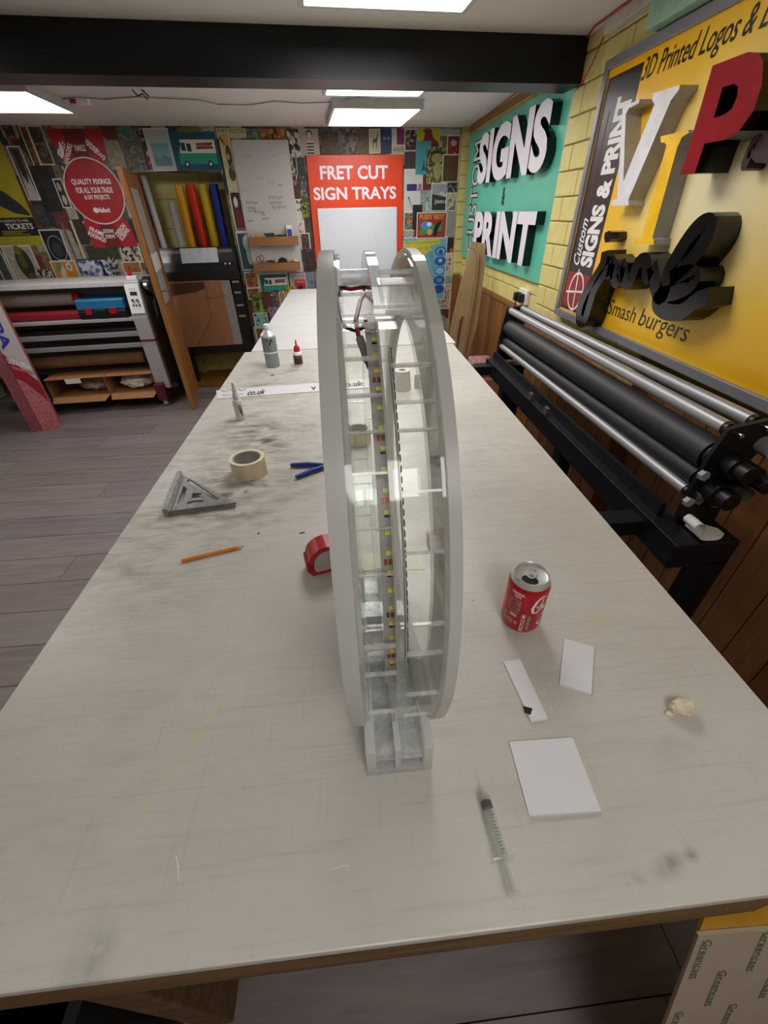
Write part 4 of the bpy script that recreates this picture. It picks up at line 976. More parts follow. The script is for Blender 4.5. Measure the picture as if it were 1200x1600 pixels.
# made-up black crate, added so the space under the table corner is dark
cr = thing('filler_crate', 'black crate added to darken the space under the table end', 'crate', (-.58, .24, 0))
MB().box(-.11, .11, -.2, .2, 0, .01).box(-.11, .11, -.2, -.19, .01, .52).box(-.11, .11, .19, .2, .01, .52).box(-.11, -.10, -.19, .19, .01, .52).box(.10, .11, -.19, .19, .01, .52).build('crate_body', BLACK, cr)
MB().rings([[Vector((x_*k_, y_*k2, z_)) for k_, k2, z_ in ((.109, .199, .505), (.122, .215, .505), (.122, .215, .525), (.109, .199, .525))] for x_, y_ in ((-1, -1), (1, -1), (1, 1), (-1, 1))], close=True).build('rim', BLACK, cr)

# ================================================================== BACK WALL: POSTERS
def poster_mat(kind, cols, sc, seed):
    m = bpy.data.materials.new('poster_print'); nt, out = nodes_of(m); b = N(nt, 'ShaderNodeBsdfPrincipled'); nt.links.new(b.outputs[0], out.inputs[0])
    b.inputs['Roughness'].default_value = .55; cs_ = [S(c) for c in cols]; n = len(cs_)
    rnd = (seed*3.17 % 9, seed*1.7 % 7, seed*2.3 % 5)
    if kind == 'stripe':
        tx = N(nt, 'ShaderNodeTexWave', wave_type='BANDS', bands_direction='X'); tx.inputs['Scale'].default_value = sc; tx.inputs['Distortion'].default_value = 3.
        nt.links.new(coord(nt, (1, 1, .35), loc=rnd), tx.inputs['Vector']); fac = tx.outputs['Fac']; stops = [(i/n, c) for i, c in enumerate(cs_)]; it = 'CONSTANT'
    elif kind == 'cell':
        tx = N(nt, 'ShaderNodeTexVoronoi', feature='F1'); tx.inputs['Scale'].default_value = sc; nt.links.new(coord(nt, loc=rnd), tx.inputs['Vector'])
        sp = N(nt, 'ShaderNodeSeparateColor'); nt.links.new(tx.outputs['Color'], sp.inputs[0]); fac = sp.outputs[0]; stops = [(i/n, c) for i, c in enumerate(cs_)]; it = 'CONSTANT'
    elif kind == 'vgrad':
        tx = N(nt, 'ShaderNodeTexNoise'); tx.inputs['Scale'].default_value = sc; tx.inputs['Detail'].default_value = 6; nt.links.new(coord(nt, (1, 1, 1.6), loc=rnd), tx.inputs['Vector'])
        fac = tx.outputs['Fac']; stops = [(.3+.4*i/max(1, n-1), c) for i, c in enumerate(cs_)]; it = 'LINEAR'
    else:                                     # 'blot': hard-edged patches, 'photo': soft patches
        tx = N(nt, 'ShaderNodeTexNoise'); tx.inputs['Scale'].default_value = sc; tx.inputs['Detail'].default_value = 5; tx.inputs['Distortion'].default_value = 1.2
        nt.links.new(coord(nt, loc=rnd), tx.inputs['Vector']); fac = tx.outputs['Fac']
        stops = [(.0 if i == 0 else .34+.30*i/n, c) for i, c in enumerate(cs_)] if kind == 'blot' else [(.3+.4*i/max(1, n-1), c) for i, c in enumerate(cs_)]; it = 'CONSTANT' if kind == 'blot' else 'LINEAR'
    r = ramp(nt, stops, it); nt.links.new(fac, r.inputs[0]); nt.links.new(r.outputs[0], b.inputs['Base Color']); return m
PN = [0]
PASTED = []                                   # (u0, u1, z0, z1, depth of its front) of everything already on the wall
def paste_base(u0, u1, z0, z1):
    return max([t for a, b, c, d, t in PASTED if a < u1-.001 and b > u0+.001 and c < z1-.001 and d > z0+.001], default=0.)
EDGE = {k: mat('poster_border_'+k, c, .7, var=.03) for k, c in (('w', '#cfcbc2'), ('c', '#c5bd9c'), ('k', '#15141a'))}
def poster(x0, y0, x1, y1, kind, cols, sc, border, desc, art=(), parent_wall=WALL):
    i = PN[0]; PN[0] += 1
    a = WALL.py(x0, y0); b_ = WALL.py(x1, y1); u0, u1, z0, z1 = a.x, b_.x, b_.z, a.z
    u0, u1 = min(u0, u1), min(max(u0, u1), cx0-.001); z1 = min(z1, ZC-.001); cu, cz = (u0+u1)/2, (z0+z1)/2; hw, hh = (u1-u0)/2, (z1-z0)/2
    base = paste_base(u0, u1, z0, z1); th = base+.0003
    PASTED.append((u0, u1, z0, z1, th+.0002+.00004*len(art)))
    loc = WALL.m @ Vector((cu, 0, cz))
    po = thing('poster', desc, 'poster', loc, SK, 'posters pasted over the back wall')
    MB().box(-hw, hw, -th, -base, -hh, hh).build('sheet', EDGE[border or 'w'], po)
    e = .008 if border else .0
    MB().add([(-hw+e, -th-.0001, -hh+e), (hw-e, -th-.0001, -hh+e), (hw-e, -th-.0001, hh-e), (-hw+e, -th-.0001, hh-e)], [(0, 1, 2, 3)]).build('print', poster_mat(kind, cols, sc, i+1), po)
    for k, s_ in enumerate(art):              # shapes in poster coordinates 0..1, origin bottom left
        d = -th-.00015-.00004*k; ft = s_[0]; mt = mat('ink_'+s_[1], '#'+s_[1], .55, var=.04)
        X = lambda u: -hw+u*2*hw
        Zf = lambda v: -hh+v*2*hh
        if ft == 'z': scribble(po, X(s_[2]), X(s_[3]), Zf(s_[4]), Zf(s_[5]), d, mt, s_[6], seed=i, thick=.00003)
        elif ft == 't': lettering(po, s_[2], X(s_[3]), X(s_[4]), Zf(s_[5]), Zf(s_[6]), d, mt, s_[7] if len(s_) > 7 else .02)
        else:
            P = el(s_[4], s_[5], s_[2], s_[3], 24) if ft == 'e' else ([(s_[2], s_[3]), (s_[4], s_[3]), (s_[4], s_[5]), (s_[2], s_[5])] if ft == 'r' else s_[2])
            MB().add([(X(u), d, Zf(v)) for u, v in P], [tuple(range(len(P)))]).build('print', mt, po)
    return po
VAN = (('r', 'd9d3c4', .2, .42, .95, .80), ('p', 'd9d3c4', [(.14, .42), (.2, .42), (.3, .78), (.22, .78)]), ('r', '1f8f7c', .12, .18, .95, .46), ('r', '22333d', .20, .52, .30, .72), ('r', '22333d', .33, .50, .42, .70), ('e', '17171b', .26, .18, .06, .09), ('e', '17171b', .78, .18, .06, .09), ('e', 'c9c5bb', .26, .18, .03, .045), ('e', 'c9c5bb', .78, .18, .03, .045), ('p', '7d2a28', [(.52, .56), (.55, .63), (.53, .71), (.90, .73), (.88, .65), (.91, .57)]), ('z', 'c9b0a4', .57, .87, .59, .70, 7))
G = '#'
poster(-115, 205, 70, 383, 'photo', ['#8f8410', '#9c9216', '#a59b1c'], 2, None, 'yellow poster with a dark shape and a TICKETS banner',
       (('p', '232a33', [(.45, .55), (.55, .56), (.72, .50), (.88, .40), (.98, .30), (.95, .285), (.75, .31), (.55, .38), (.45, .44)]), ('r', '14161f', .0, .095, 1., .27), ('t', 'c9c7c0', 'A CHANCE TO WIN', .45, .90, .228, .252, .01), ('t', 'd6d3cb', 'TICKETS', .50, .94, .160, .215, .02), ('r', '8f8a20', .4, .138, .80, .146), ('r', '8f8a20', .4, .122, .72, .130), ('r', '8f8a20', .4, .106, .84, .114)))
poster(0, 193, 44, 259, 'blot', ['#4a1216', '#3a0e12', '#7d6a66', '#5a171c'], 14, None, 'dark maroon poster with a pale smear above the yellow poster')
poster(27, 195, 66, 261, 'photo', ['#3c1d14', '#6a3a24', '#7b5234'], 20, 'c', 'narrow brown poster with a cream border overlapped by two photographs')
poster(40, 195, 87, 258, 'photo', ['#1f1812', '#3b2d20', '#6a5a44'], 16, 'c', 'dark brown photographic poster with a cream border near the ceiling', (('r', '8d8270', .12, .53, .78, .56),))
poster(44, 259, 100, 330, 'photo', ['#0d0e10', '#191a1d', '#2c2d30'], 12, 'k', 'large black poster with faint grey figures left of the red fixings poster')
poster(9, 228, 65, 313, 'photo', ['#3d3634', '#5c5350', '#2a2524'], 14, 'w', 'grey photographic poster of pale reaching shapes with white border', (('p', 'a9a3a0', [(.12, .0), (.28, .55), (.34, .30), (.44, .58), (.60, .28), (.72, .52), (.92, .02)]), ('p', '201b1b', [(.3, .95), (.75, .9), (.68, .5), (.5, .3), (.38, .5)])))
poster(81, 279, 113, 325, 'photo', ['#221b1b', '#3a2f2e'], 30, 'w', 'white framed pair of small portraits on dark ground', (('e', 'a39b95', .42, .72, .2, .15), ('e', 'b3aba4', .50, .28, .22, .17), ('e', '2a2222', .38, .74, .05, .03)))
poster(92, 257, 132, 345, 'cell', ['#0e1217', '#9aa0a2', '#12161b', '#2b3136', '#0c0f14'], 42, 'k', 'black and white line pattern poster half hidden by the red fixings poster')
poster(47, 320, 80, 357, 'photo', ['#17181a', '#33342f', '#555249'], 34, None, 'small dark night photograph beside the TICKETS poster')
poster(93, 345, 120, 403, 'photo', ['#3a2b38', '#6f5b6d', '#2a1f28'], 26, None, 'purple illustrated poster beside the oval portrait', ())
poster(59, 359, 113, 408, 'photo', ['#0d0f16', '#121520'], 8, 'w', 'black poster with a pale oval outline around a face', (('e', '8d9098', .55, .42, .40, .40), ('e', '0d0f16', .55, .42, .37, .375), ('e', '2b2f36', .55, .36, .24, .22), ('r', '9a9a9a', .4, .04, .7, .07)))
poster(108, 344, 135, 405, 'cell', ['#5d6d22', '#8ea33a', '#2c3413', '#78862d'], 36, 'c', 'lime green comic poster under the red fixings poster')
poster(0, 384, 74, 445, 'blot', ['#9d948a', '#a39a90', '#8f867d', '#a8a096'], 9, 'w', 'cream poster with a green and brown figure', (('e', '33291f', .56, .55, .26, .40), ('e', '5c6b22', .50, .88, .12, .12), ('e', '4b4f22', .52, .60, .12, .18), ('e', '54473c', .64, .20, .16, .12)))
poster(-20, 384, 27, 446, 'photo', ['#23252b', '#4b4d54', '#17181c'], 22, 'w', 'blue grey misty photograph poster above the laminating machine')
poster(56, 421, 88, 442, 'blot', ['#17120f', '#b3aba2', '#1c1613'], 26, None, 'black and white swirl print tucked under the orange print')
poster(77, 408, 129, 440, 'blot', ['#b9791f', '#b8781d', '#c08428', '#b37419'], 12, 'w', 'orange print with a woman and a pale sun in white border', (('e', 'c9c2a8', .70, .72, .12, .2), ('e', '5e7f8c', .70, .72, .06, .1), ('p', 'c3b694', [(.2, .0), (.28, .4), (.2, .8), (.4, .9), (.52, .55), (.46, .3), (.62, .0)]), ('p', '6b7a4c', [(.14, .5), (.2, .9), (.42, .95), (.4, .7), (.28, .5)])))
poster(118, 405, 184, 437, 'cell', ['#b3b7c4', '#4d5a86', '#8790b0', '#c4c6cc', '#2e3757'], 34, 'k', 'blue and white print with a dark standing figure', (('p', '151a2e', [(.62, .05), (.66, .6), (.62, .8), (.68, .95), (.74, .8), (.72, .6), (.78, .05)]),))
poster(132, 384, 190, 405, 'photo', ['#15170f', '#33371f', '#232616'], 20, None, 'wide dark green print under the red fixings poster')
poster(165, 402, 192, 436, 'cell', ['#18161a', '#8e8b88', '#1a181b', '#b0aca6'], 55, None, 'black and white floral print beside the blue print')
poster(186, 384, 225, 410, 'cell', ['#a59e8e', '#26231c', '#6b6a45', '#bdb6a6', '#1b1914'], 45, 'w', 'white bordered monochrome collage behind the open door')
poster(189, 409, 224, 428, 'photo', ['#7d471d', '#a5662c', '#5e3414'], 22, 'w', 'brown orange print of an animal beside the door')
poster(195, 426, 226, 445, 'photo', ['#a39c8e', '#7a7468'], 22, 'w', 'pale sketch print low on the wall beside the door')
# --- the big red fixings poster, die-cut with a round middle
a, b_ = WALL.py(70, 201), WALL.py(216, 385); cu, cz = (a.x+b_.x)/2, (a.z+b_.z)/2; hw, hh = (b_.x-a.x)/2, (a.z-b_.z)/2
rbase = paste_base(a.x, b_.x, b_.z, a.z); PASTED.append((a.x, b_.x, b_.z, a.z, rbase+.0046))
rpst = thing('poster', 'large red die-cut poster advertising quality fixings with a round centre', 'poster', WALL.m @ Vector((cu, .0075-rbase, cz)), SK)
M_R1 = mat('poster_red', '#a51320', .5, var=.04); M_R2 = mat('poster_dark_red', '#6d0d17', .5, var=.05)
rad = hh*.55
def lobe(P, mt, k): MB().prism([(u*hw, v*hh) for u, v in P], WF, -.009-.0002*k, -.0075).build('red_panel', mt, rpst)
lobe([(-1, 1), (-.42, 1), (-.24, .45), (-.62, .38), (-.85, .55)], M_R1, 0); lobe([(-.45, 1), (.35, 1), (.24, .4), (-.28, .4)], M_R2, 1); lobe([(.32, 1), (1, 1), (.88, .55), (.62, .38), (.2, .4)], M_R1, 0)
lobe([(-.86, -.55), (-.62, -.38), (-.22, -.42), (-.30, -1), (-.78, -1)], M_R1, 0); lobe([(-.25, -.4), (.24, -.4), (.36, -1), (-.32, -1)], M_R2, 1); lobe([(.22, -.4), (.62, -.38), (.9, -.55), (1, -1), (.34, -1)], M_R1, 0)
MB().prism(el(rad*1.045, rad*1.045, 0, 0, 56), WF, -.0105, -.0075).build('white_circle', EDGE['w'], rpst); MB().prism(el(rad, rad, 0, 0, 56), WF, -.0112, -.0100).build('red_disc', M_R1, rpst)
rt = lambda s_, u0, u1, v0, v1, bd=.025, d=-.0116: lettering(rpst, s_, u0*hw, u1*hw, v0*hh, v1*hh, d, M_WINK, bd)
rt('QUALITY FIXINGS', -.74, .74, .11, .22); rt('FOR ALL YOUR TRADE', -.68, .70, -.02, .08); rt('& DIY PROJECTS', -.46, .50, -.15, -.05); rt('Alsford', -.12, .34, -.36, -.27, .04)
MB().prism(el(rad*.09, rad*.09, -.2*hw, -.315*hh), WF, -.0118, -.0110).build('badge', M_WINK, rpst)
rt('NAILS', -.18, .20, .66, .76); rt('DECKING', -.2, .22, -.73, -.66); rt('SCREWS', -.18, .20, -.83, -.76)
def slant(s_, cu_, cv_, wd, ht, an):
    v_, f_, _ = text_vf(s_, .025); ca, sa = math.cos(an), math.sin(an)
    MB().add([WF(cu_*hw+((p_[0]-.5)*wd*ca-(p_[1]-.5)*ht*sa), cv_*hh+((p_[0]-.5)*wd*sa+(p_[1]-.5)*ht*ca), -.0104) for p_ in v_], f_).build('lettering', M_WINK, rpst)
slant('JOIST', -.60, .70, .09, .035, .95); slant('HANGERS', -.50, .62, .15, .035, .95); slant('WOOD', .46, .74, .10, .035, -.8); slant('SCREWS', .56, .66, .14, .035, -.8); slant('FRAME', -.46, -.70, .11, .035, -.45); slant('FIXINGS', -.52, -.80, .14, .035, -.45); slant('DESIGN', .50, -.68, .12, .035, .7); slant('SCREWS', .60, -.76, .12, .035, .7)
MB().stroke([(-.78*hw, .70*hh), (-.84*hw, .62*hh), (-.76*hw, .56*hh), (-.70*hw, .64*hh), (-.66*hw, .80*hh)], [.01, .018, .018, .03, .012], WF, -.0092, -.0096).build('hook_print', M_WINK, rpst)
# --- posters over and beside the opening
poster(180, 199, 232, 267, 'blot', ['#57503f', '#6d7f80', '#453c2e', '#7b6650', '#374a4c'], 15, None, 'muddled brown and teal octopus poster by the ceiling', (('e', '1f6f66', .42, .9, .18, .1),))
poster(215, 199, 227, 223, 'cell', ['#101010', '#8a8a88', '#141414'], 50, None, 'small black and white wheel print near the ceiling')
poster(227, 235, 246, 266, 'photo', ['#6a1717', '#8f2a26', '#c9b9ae'], 30, None, 'small dark red flyer over the opening')
poster(222, 200, 278, 267, 'photo', ['#a7adac', '#b5b6b2'], 9, 'w', 'white poster with a hazy teal landscape over the opening', (('r', '6f9aa0', .16, .12, .86, .78), ('r', '9fb2b4', .16, .66, .86, .82), ('p', '5f7f88', [(.16, .12), (.86, .12), (.86, .3), (.6, .4), (.4, .28), (.16, .42)])))
poster(262, 205, 347, 267, 'photo', ['#0f4a58', '#11505f'], 6, None, 'large teal poster of a green and cream delivery van over the opening', VAN)
poster(275, 199, 316, 207, 'photo', ['#565a2a', '#6f7034'], 20, None, 'thin strip of an olive poster over the van poster')
poster(337, 200, 386, 216, 'photo', ['#b5ab82', '#bdb48c'], 12, None, 'cream strip poster reading BLACK MOUNTAIN by the ceiling', (('t', '1c1913', 'BLACK MOUNTAIN', .06, .95, .45, .95, .0),))
poster(340, 207, 374, 298, 'blot', ['#b3a984', '#bcb28c', '#a89f7a', '#c0b793'], 6, 'c', 'cream poster with a black and yellow bird beside the whiteboard', (('e', 'c0912c', .42, .86, .36, .10), ('p', '131313', [(.05, .95), (.45, .82), (.5, .78), (.3, .83), (.05, .9)]), ('e', '3a3328', .62, .60, .25, .20), ('e', 'c79b2a', .55, .60, .12, .06), ('e', '46402f', .62, .30, .30, .13), ('e', '6c6650', .74, .42, .14, .07)))
poster(385, 201, 406, 216, 'photo', ['#2a2c2c', '#8a908c'], 30, None, 'small grey photograph above the whiteboard')
poster(405, 201, 448, 216, 'cell', ['#6a3415', '#8f4f22', '#b17a40', '#4b240e'], 32, None, 'brown orange patterned strip above the whiteboard')
poster(357, 299, 386, 362, 'photo', ['#3a0f16', '#4d151c', '#2c0b10'], 10, 'w', 'maroon portrait poster beside the whiteboard', (('e', '1c0d10', .45, .80, .30, .18), ('e', 'c7bcae', .45, .74, .18, .13), ('p', '5e1a22', [(.1, .05), (.2, .5), (.45, .6), (.7, .5), (.85, .05)]), ('z', 'b9aba0', .1, .9, .02, .1, 6)))
poster(368, 363, 399, 422, 'photo', ['#1b3a40', '#20444a'], 8, 'w', 'dark teal poster with a pale hunched figure beside the shelves', (('e', '9fb3a4', .70, .72, .30, .2), ('e', '8aa596', .74, .42, .20, .28), ('e', 'c0b48c', .80, .86, .16, .1)))
poster(381, 425, 406, 450, 'photo', ['#7d3d10', '#b8722a', '#4d260c', '#c28c3a'], 24, 'w', 'orange burger photograph under the shelves, topmost of two')
poster(385, 450, 408, 467, 'photo', ['#6b1f12', '#b06424', '#3c160b', '#a8842f'], 28, 'w', 'red brown burger photograph below the other burger picture')
poster(403, 428, 453, 460, 'photo', ['#11505c', '#135663'], 6, 'w', 'small teal poster of a green and cream van under the shelves', VAN)
poster(452, 427, 480, 453, 'photo', ['#8a8078', '#a0968c'], 20, 'w', 'grey poster with a red square beside the small van poster', (('r', 'b3232a', .26, .06, .95, .62), ('z', 'd9c9c2', .4, .9, .42, .56, 4), ('e', '2a1214', .6, .16, .16, .14)))
poster(476, 420, 493, 453, 'photo', ['#4d5a6b', '#7d8794', '#2f3845'], 26, None, 'blue grey print at the end of the table')
poster(391, 457, 420, 489, 'blot', ['#3c2f17', '#6a6a22', '#7d8a2c', '#2c2412'], 22, None, 'green jungle print low on the wall behind the table', (('p', '6aa02c', [(.4, .05), (.5, .5), (.55, .95), (.6, .5), (.75, .1)]),))
poster(407, 456, 426, 482, 'photo', ['#2b160f', '#5b2f1c', '#402013'], 26, None, 'dark brown print of a face above the magenta print')
poster(425, 453, 438, 478, 'blot', ['#17121a', '#8d8a90', '#7b1c34', '#1b151d'], 40, None, 'black print with a pink rose low on the back wall')
poster(435, 456, 448, 477, 'photo', ['#7d6a4c', '#a08b68'], 30, 'c', 'small tan portrait print low on the back wall')
poster(445, 448, 465, 464, 'blot', ['#b29522', '#a88b1e', '#17150f'], 22, None, 'yellow and black print at the table edge')
poster(419, 480, 441, 502, 'blot', ['#8d2a66', '#b9a9b4', '#341428', '#a03a7a'], 30, None, 'magenta and white print low on the back wall')
poster(395, 489, 421, 512, 'blot', ['#7fae9c', '#86b5a3', '#2c4a44'], 20, 'w', 'pale teal print of trees low on the back wall')
poster(398, 512, 414, 530, 'photo', ['#5b3a24', '#7d5536'], 24, 'w', 'brown print at the foot of the poster wall')
# --- between the whiteboard and the orange sign
poster(447, 201, 470, 246, 'cell', ['#a8a49c', '#1b191a', '#7b2a2e', '#bdb8b0', '#1b191a'], 40, None, 'black, white and red collage print beside the whiteboard corner')
poster(466, 201, 500, 243, 'stripe', ['#a89f8c', '#8a2a2c', '#b0a794'], 14, None, 'cream print of a woman in a striped top by the ceiling', (('e', '3a2a22', .52, .82, .15, .14), ('e', 'bfae98', .52, .76, .11, .13), ('p', 'b9b0a0', [(.3, .0), (.36, .55), (.7, .55), (.76, .0)]), ('r', '17151a', .34, .42, .72, .48), ('r', '17151a', .34, .30, .72, .36), ('r', '17151a', .34, .18, .72, .24), ('r', '17151a', .34, .06, .72, .12)))
poster(451, 239, 466, 290, 'blot', ['#131214', '#16151a', '#b3a9a4', '#141316'], 16, None, 'black poster with white and red lettering beside the whiteboard', (('z', 'b9453c', .3, .95, .02, .2, 4),))
poster(463, 246, 478, 276, 'photo', ['#16171a', '#3a3a36'], 26, None, 'small dark print left of the orange sign top')
poster(467, 275, 483, 308, 'cell', ['#2c2a2a', '#7a766e', '#4b4844'], 60, None, 'grey patterned print left of the orange sign')
poster(458, 289, 470, 312, 'photo', ['#2b0f12', '#5b2226'], 26, None, 'small dark red print beside the whiteboard writing')
poster(461, 311, 475, 348, 'blot', ['#bdb9ad', '#b7b3a6', '#2a2826'], 20, 'w', 'white print with black scribbles beside the whiteboard')
poster(469, 307, 486, 342, 'blot', ['#1a1b14', '#8e8f22', '#1d1e16', '#3c3d1e'], 26, None, 'black print with yellow graffiti left of the orange sign')
poster(464, 346, 477, 366, 'blot', ['#b0aba0', '#a83328', '#b8b3a8'], 16, 'w', 'white and red triangle print beside the upper shelf')
poster(475, 340, 492, 389, 'photo', ['#1b1a16', '#3a3527', '#55502f'], 24, None, 'dark olive print left of the orange sign middle')
poster(468, 364, 486, 390, 'photo', ['#1f1512', '#5a2c26', '#342019'], 28, 'w', 'dark print with red smears beside the upper shelf end')
poster(472, 389, 493, 424, 'photo', ['#1a1210', '#2c1a15', '#6b2c1c'], 22, None, 'dark print with an orange figure beside the lower shelf')
# --- row above and right of the orange sign
poster(500, 206, 530, 241, 'photo', ['#33241c', '#57402f', '#241812'], 20, None, 'dark brown print by the ceiling above FRET')
poster(530, 201, 558, 241, 'cell', ['#4d443f', '#6d6058', '#39322e', '#7b7068'], 40, None, 'grey brown collage print above the orange sign')
poster(557, 201, 576, 240, 'photo', ['#4a3a2c', '#6b553f'], 24, None, 'narrow brown print above the orange sign')
poster(576, 201, 595, 240, 'photo', ['#a59a84', '#aea38d'], 12, 'c', 'cream print of a small deer above the orange sign', (('p', '5a4632', [(.3, .2), (.32, .5), (.3, .58), (.62, .62), (.72, .82), (.8, .78), (.7, .5), (.68, .2), (.62, .2), (.6, .45), (.4, .44), (.36, .2)]),))
poster(594, 201, 613, 240, 'photo', ['#161c30', '#28375c', '#12162a'], 26, None, 'dark blue mask print above the orange sign', (('e', '56709c', .34, .62, .14, .07), ('e', '56709c', .68, .62, .14, .07)))
poster(612, 201, 622, 226, 'photo', ['#b9b5ae', '#c2beb6'], 14, None, 'plain white slip of paper near the ceiling')
poster(620, 201, 633, 226, 'vgrad', ['#5b1a52', '#7b2050', '#33206a'], 8, None, 'magenta and violet print near the ceiling')
poster(612, 226, 633, 241, 'photo', ['#a49c8a', '#ada590'], 14, 'c', 'cream slip with dark handwriting just above the orange sign corner', (('z', '2a2520', .1, .9, .2, .8, 5),))
poster(632, 201, 652, 236, 'cell', ['#17171a', '#8a8782', '#1c1b1e', '#55201f'], 55, 'w', 'monochrome print with a dark red foot near the ceiling', (('r', '4b1a20', .1, .04, .9, .22),))
poster(632, 237, 651, 265, 'photo', ['#261c1a', '#453532', '#1c1413'], 24, None, 'dark brown print right of the orange sign top')
poster(652, 200, 687, 230, 'blot', ['#a8a416', '#ada91a', '#a09c12'], 6, None, 'yellow poster with a red figure by the ceiling', (('e', '8a3a34', .45, .86, .2, .13), ('p', '7d1a1c', [(.1, .12), (.3, .45), (.36, .9), (.6, .9), (.7, .5), (.95, .2), (.95, .1)]), ('r', '2c1512', .12, .03, .96, .11)))
poster(631, 264, 659, 331, 'photo', ['#b9bab6', '#c2c2bd'], 7, 'w', 'white poster with a blue block right of the orange sign', (('r', '26246a', .16, .50, .70, .66), ('p', '9a5a7a', [(.72, .5), (.95, .5), (.95, .66), (.8, .66)]), ('p', '26292c', [(.26, .34), (.29, .35), (.52, .04), (.49, .04)]), ('e', '26292c', .27, .34, .05, .025)))
poster(650, 220, 672, 273, 'photo', ['#3f8793', '#448d99'], 6, None, 'teal poster with a dark tower silhouette', (('p', '12323a', [(.72, .3), (.76, .82), (.8, .3), (.9, .12), (.62, .12)]), ('p', '16383f', [(.5, .3), (.54, .5), (.58, .3), (.62, .16), (.4, .1)])))
poster(668, 230, 697, 287, 'cell', ['#6a6638', '#8f8a52', '#3a381c', '#a9a468', '#55522c'], 60, None, 'olive green patterned owl poster', (('e', '2c2b18', .5, .72, .38, .2), ('e', '8f8a58', .5, .70, .30, .14), ('e', '9a955e', .52, .36, .2, .24)))
poster(686, 201, 719, 213, 'photo', ['#9aa092', '#a3a89a'], 8, None, 'pale grey green panel strip in the ceiling corner')
poster(699, 211, 718, 247, 'photo', ['#6a1c20', '#84272b', '#9a4a48'], 26, 'w', 'red portrait poster in the wall corner', (('e', 'b39a8e', .5, .66, .22, .14), ('p', '17151a', [(.2, .05), (.3, .28), (.45, .08)]), ('p', 'b9b0a8', [(.5, .08), (.6, .28), (.8, .06)])))
poster(692, 241, 717, 285, 'stripe', ['#3a1f18', '#9a7a2c', '#5a3520', '#2a1512'], 16, 'w', 'brown and yellow striped poster in the wall corner')
poster(657, 297, 675, 331, 'photo', ['#7d8a86', '#93a09b', '#5c6864'], 22, None, 'grey green print with a lone figure', (('p', 'b4bab4', [(.4, .02), (.5, .45), (.62, .45), (.75, .02)]), ('r', '2a302e', .52, .5, .6, .66)))
poster(674, 286, 700, 330, 'photo', ['#8a8b90', '#97989c'], 8, 'w', 'grey mountain poster reading jesu', (('p', '2b292d', [(.06, .04), (.06, .62), (.94, .48), (.94, .04)]), ('p', 'c2c2c4', [(.42, .62), (.62, .72), (.9, .52)]), ('t', 'b4b0ac', 'jesu', .2, .84, .24, .44, .03)))
poster(699, 285, 716, 302, 'cell', ['#26252a', '#77757a', '#1b1a1e'], 70, None, 'small monochrome floral print in the wall corner')
poster(697, 301, 715, 330, 'cell', ['#a8a488', '#b3af93', '#5f6048'], 50, 'w', 'cream print of thin leaves in the wall corner')
poster(631, 331, 648, 360, 'blot', ['#a85a2c', '#2c7a66', '#174a40', '#b3683a'], 22, 'w', 'orange and green creature print right of the orange sign')
poster(645, 320, 659, 359, 'photo', ['#121114', '#1d1c1e'], 18, None, 'narrow black print beside the red comic poster')
poster(696, 330, 713, 371, 'stripe', ['#8a8886', '#5c5a5a', '#a09e9a'], 18, None, 'grey print of tree trunks in the wall corner')
poster(696, 371, 710, 396, 'photo', ['#141214', '#2c262a'], 20, None, 'black print with a pink patch in the wall corner', (('e', 'b3405c', .78, .2, .2, .18),))
poster(692, 395, 710, 433, 'photo', ['#b3ac9e', '#bab3a6'], 10, 'w', 'white print of two small ghostly faces', (('e', '2a2826', .34, .72, .1, .05), ('e', '2a2826', .72, .72, .1, .05), ('e', '3a3633', .34, .56, .1, .05), ('e', '3a3633', .72, .56, .1, .05), ('e', '8a847c', .52, .38, .14, .1)))
poster(690, 432, 708, 445, 'blot', ['#7d9a6a', '#5a8aa0', '#a0a83a'], 30, None, 'green and blue slip under the ghostly faces print')
poster(688, 444, 704, 482, 'blot', ['#a8542c', '#b9b0a4', '#8a3a1c', '#c4bbb0'], 26, 'w', 'orange and white print low in the wall corner')
poster(630, 371, 693, 468, 'photo', ['#5b95ad', '#6aa3b8', '#4d89a3'], 5, 'w', 'large pale blue poster with yellow lettering and blue round icons',
       (('p', 'b9b43a', [(.0, .94), (.82, .97), (.86, .90), (.6, .86), (.66, .80), (.44, .72), (.06, .76)]), ('z', '3b3a18', .04, .78, .89, .94, 12), ('z', '3b3a18', .12, .56, .80, .85, 8), ('e', '1d3f8f', .86, .78, .13, .068), ('e', '6aa8d0', .86, .78, .10, .052), ('e', '1d3f8f', .86, .77, .05, .036), ('e', '1d3f8f', .86, .63, .13, .068), ('e', '2a56a8', .86, .63, .10, .052), ('e', '9ac2dc', .86, .64, .04, .03), ('e', '2a6fb0', .86, .48, .13, .068), ('e', '7ab8d8', .86, .48, .10, .052), ('e', '1d3f8f', .86, .33, .13, .068), ('e', '4a86b8', .86, .33, .08, .04), ('e', '1d3f8f', .86, .18, .13, .068)))
poster(651, 332, 696, 372, 'photo', ['#8f2a1e', '#9a3022'], 6, 'w', 'red comic poster reading PUSSY RIOT with coloured animals', (('t', 'd99a2c', 'PUSSY RIOT', .10, .92, .74, .92, .02), ('p', '3f8a3a', [(.06, .16), (.22, .52), (.5, .58), (.72, .46), (.86, .66), (.82, .3), (.5, .2)]), ('e', '3a86c4', .30, .52, .17, .15), ('e', 'c8d8e0', .42, .55, .08, .08), ('p', '16151a', [(.54, .1), (.6, .5), (.78, .68), (.84, .62), (.72, .36), (.68, .1)]), ('e', 'c09070', .44, .26, .09, .12)))

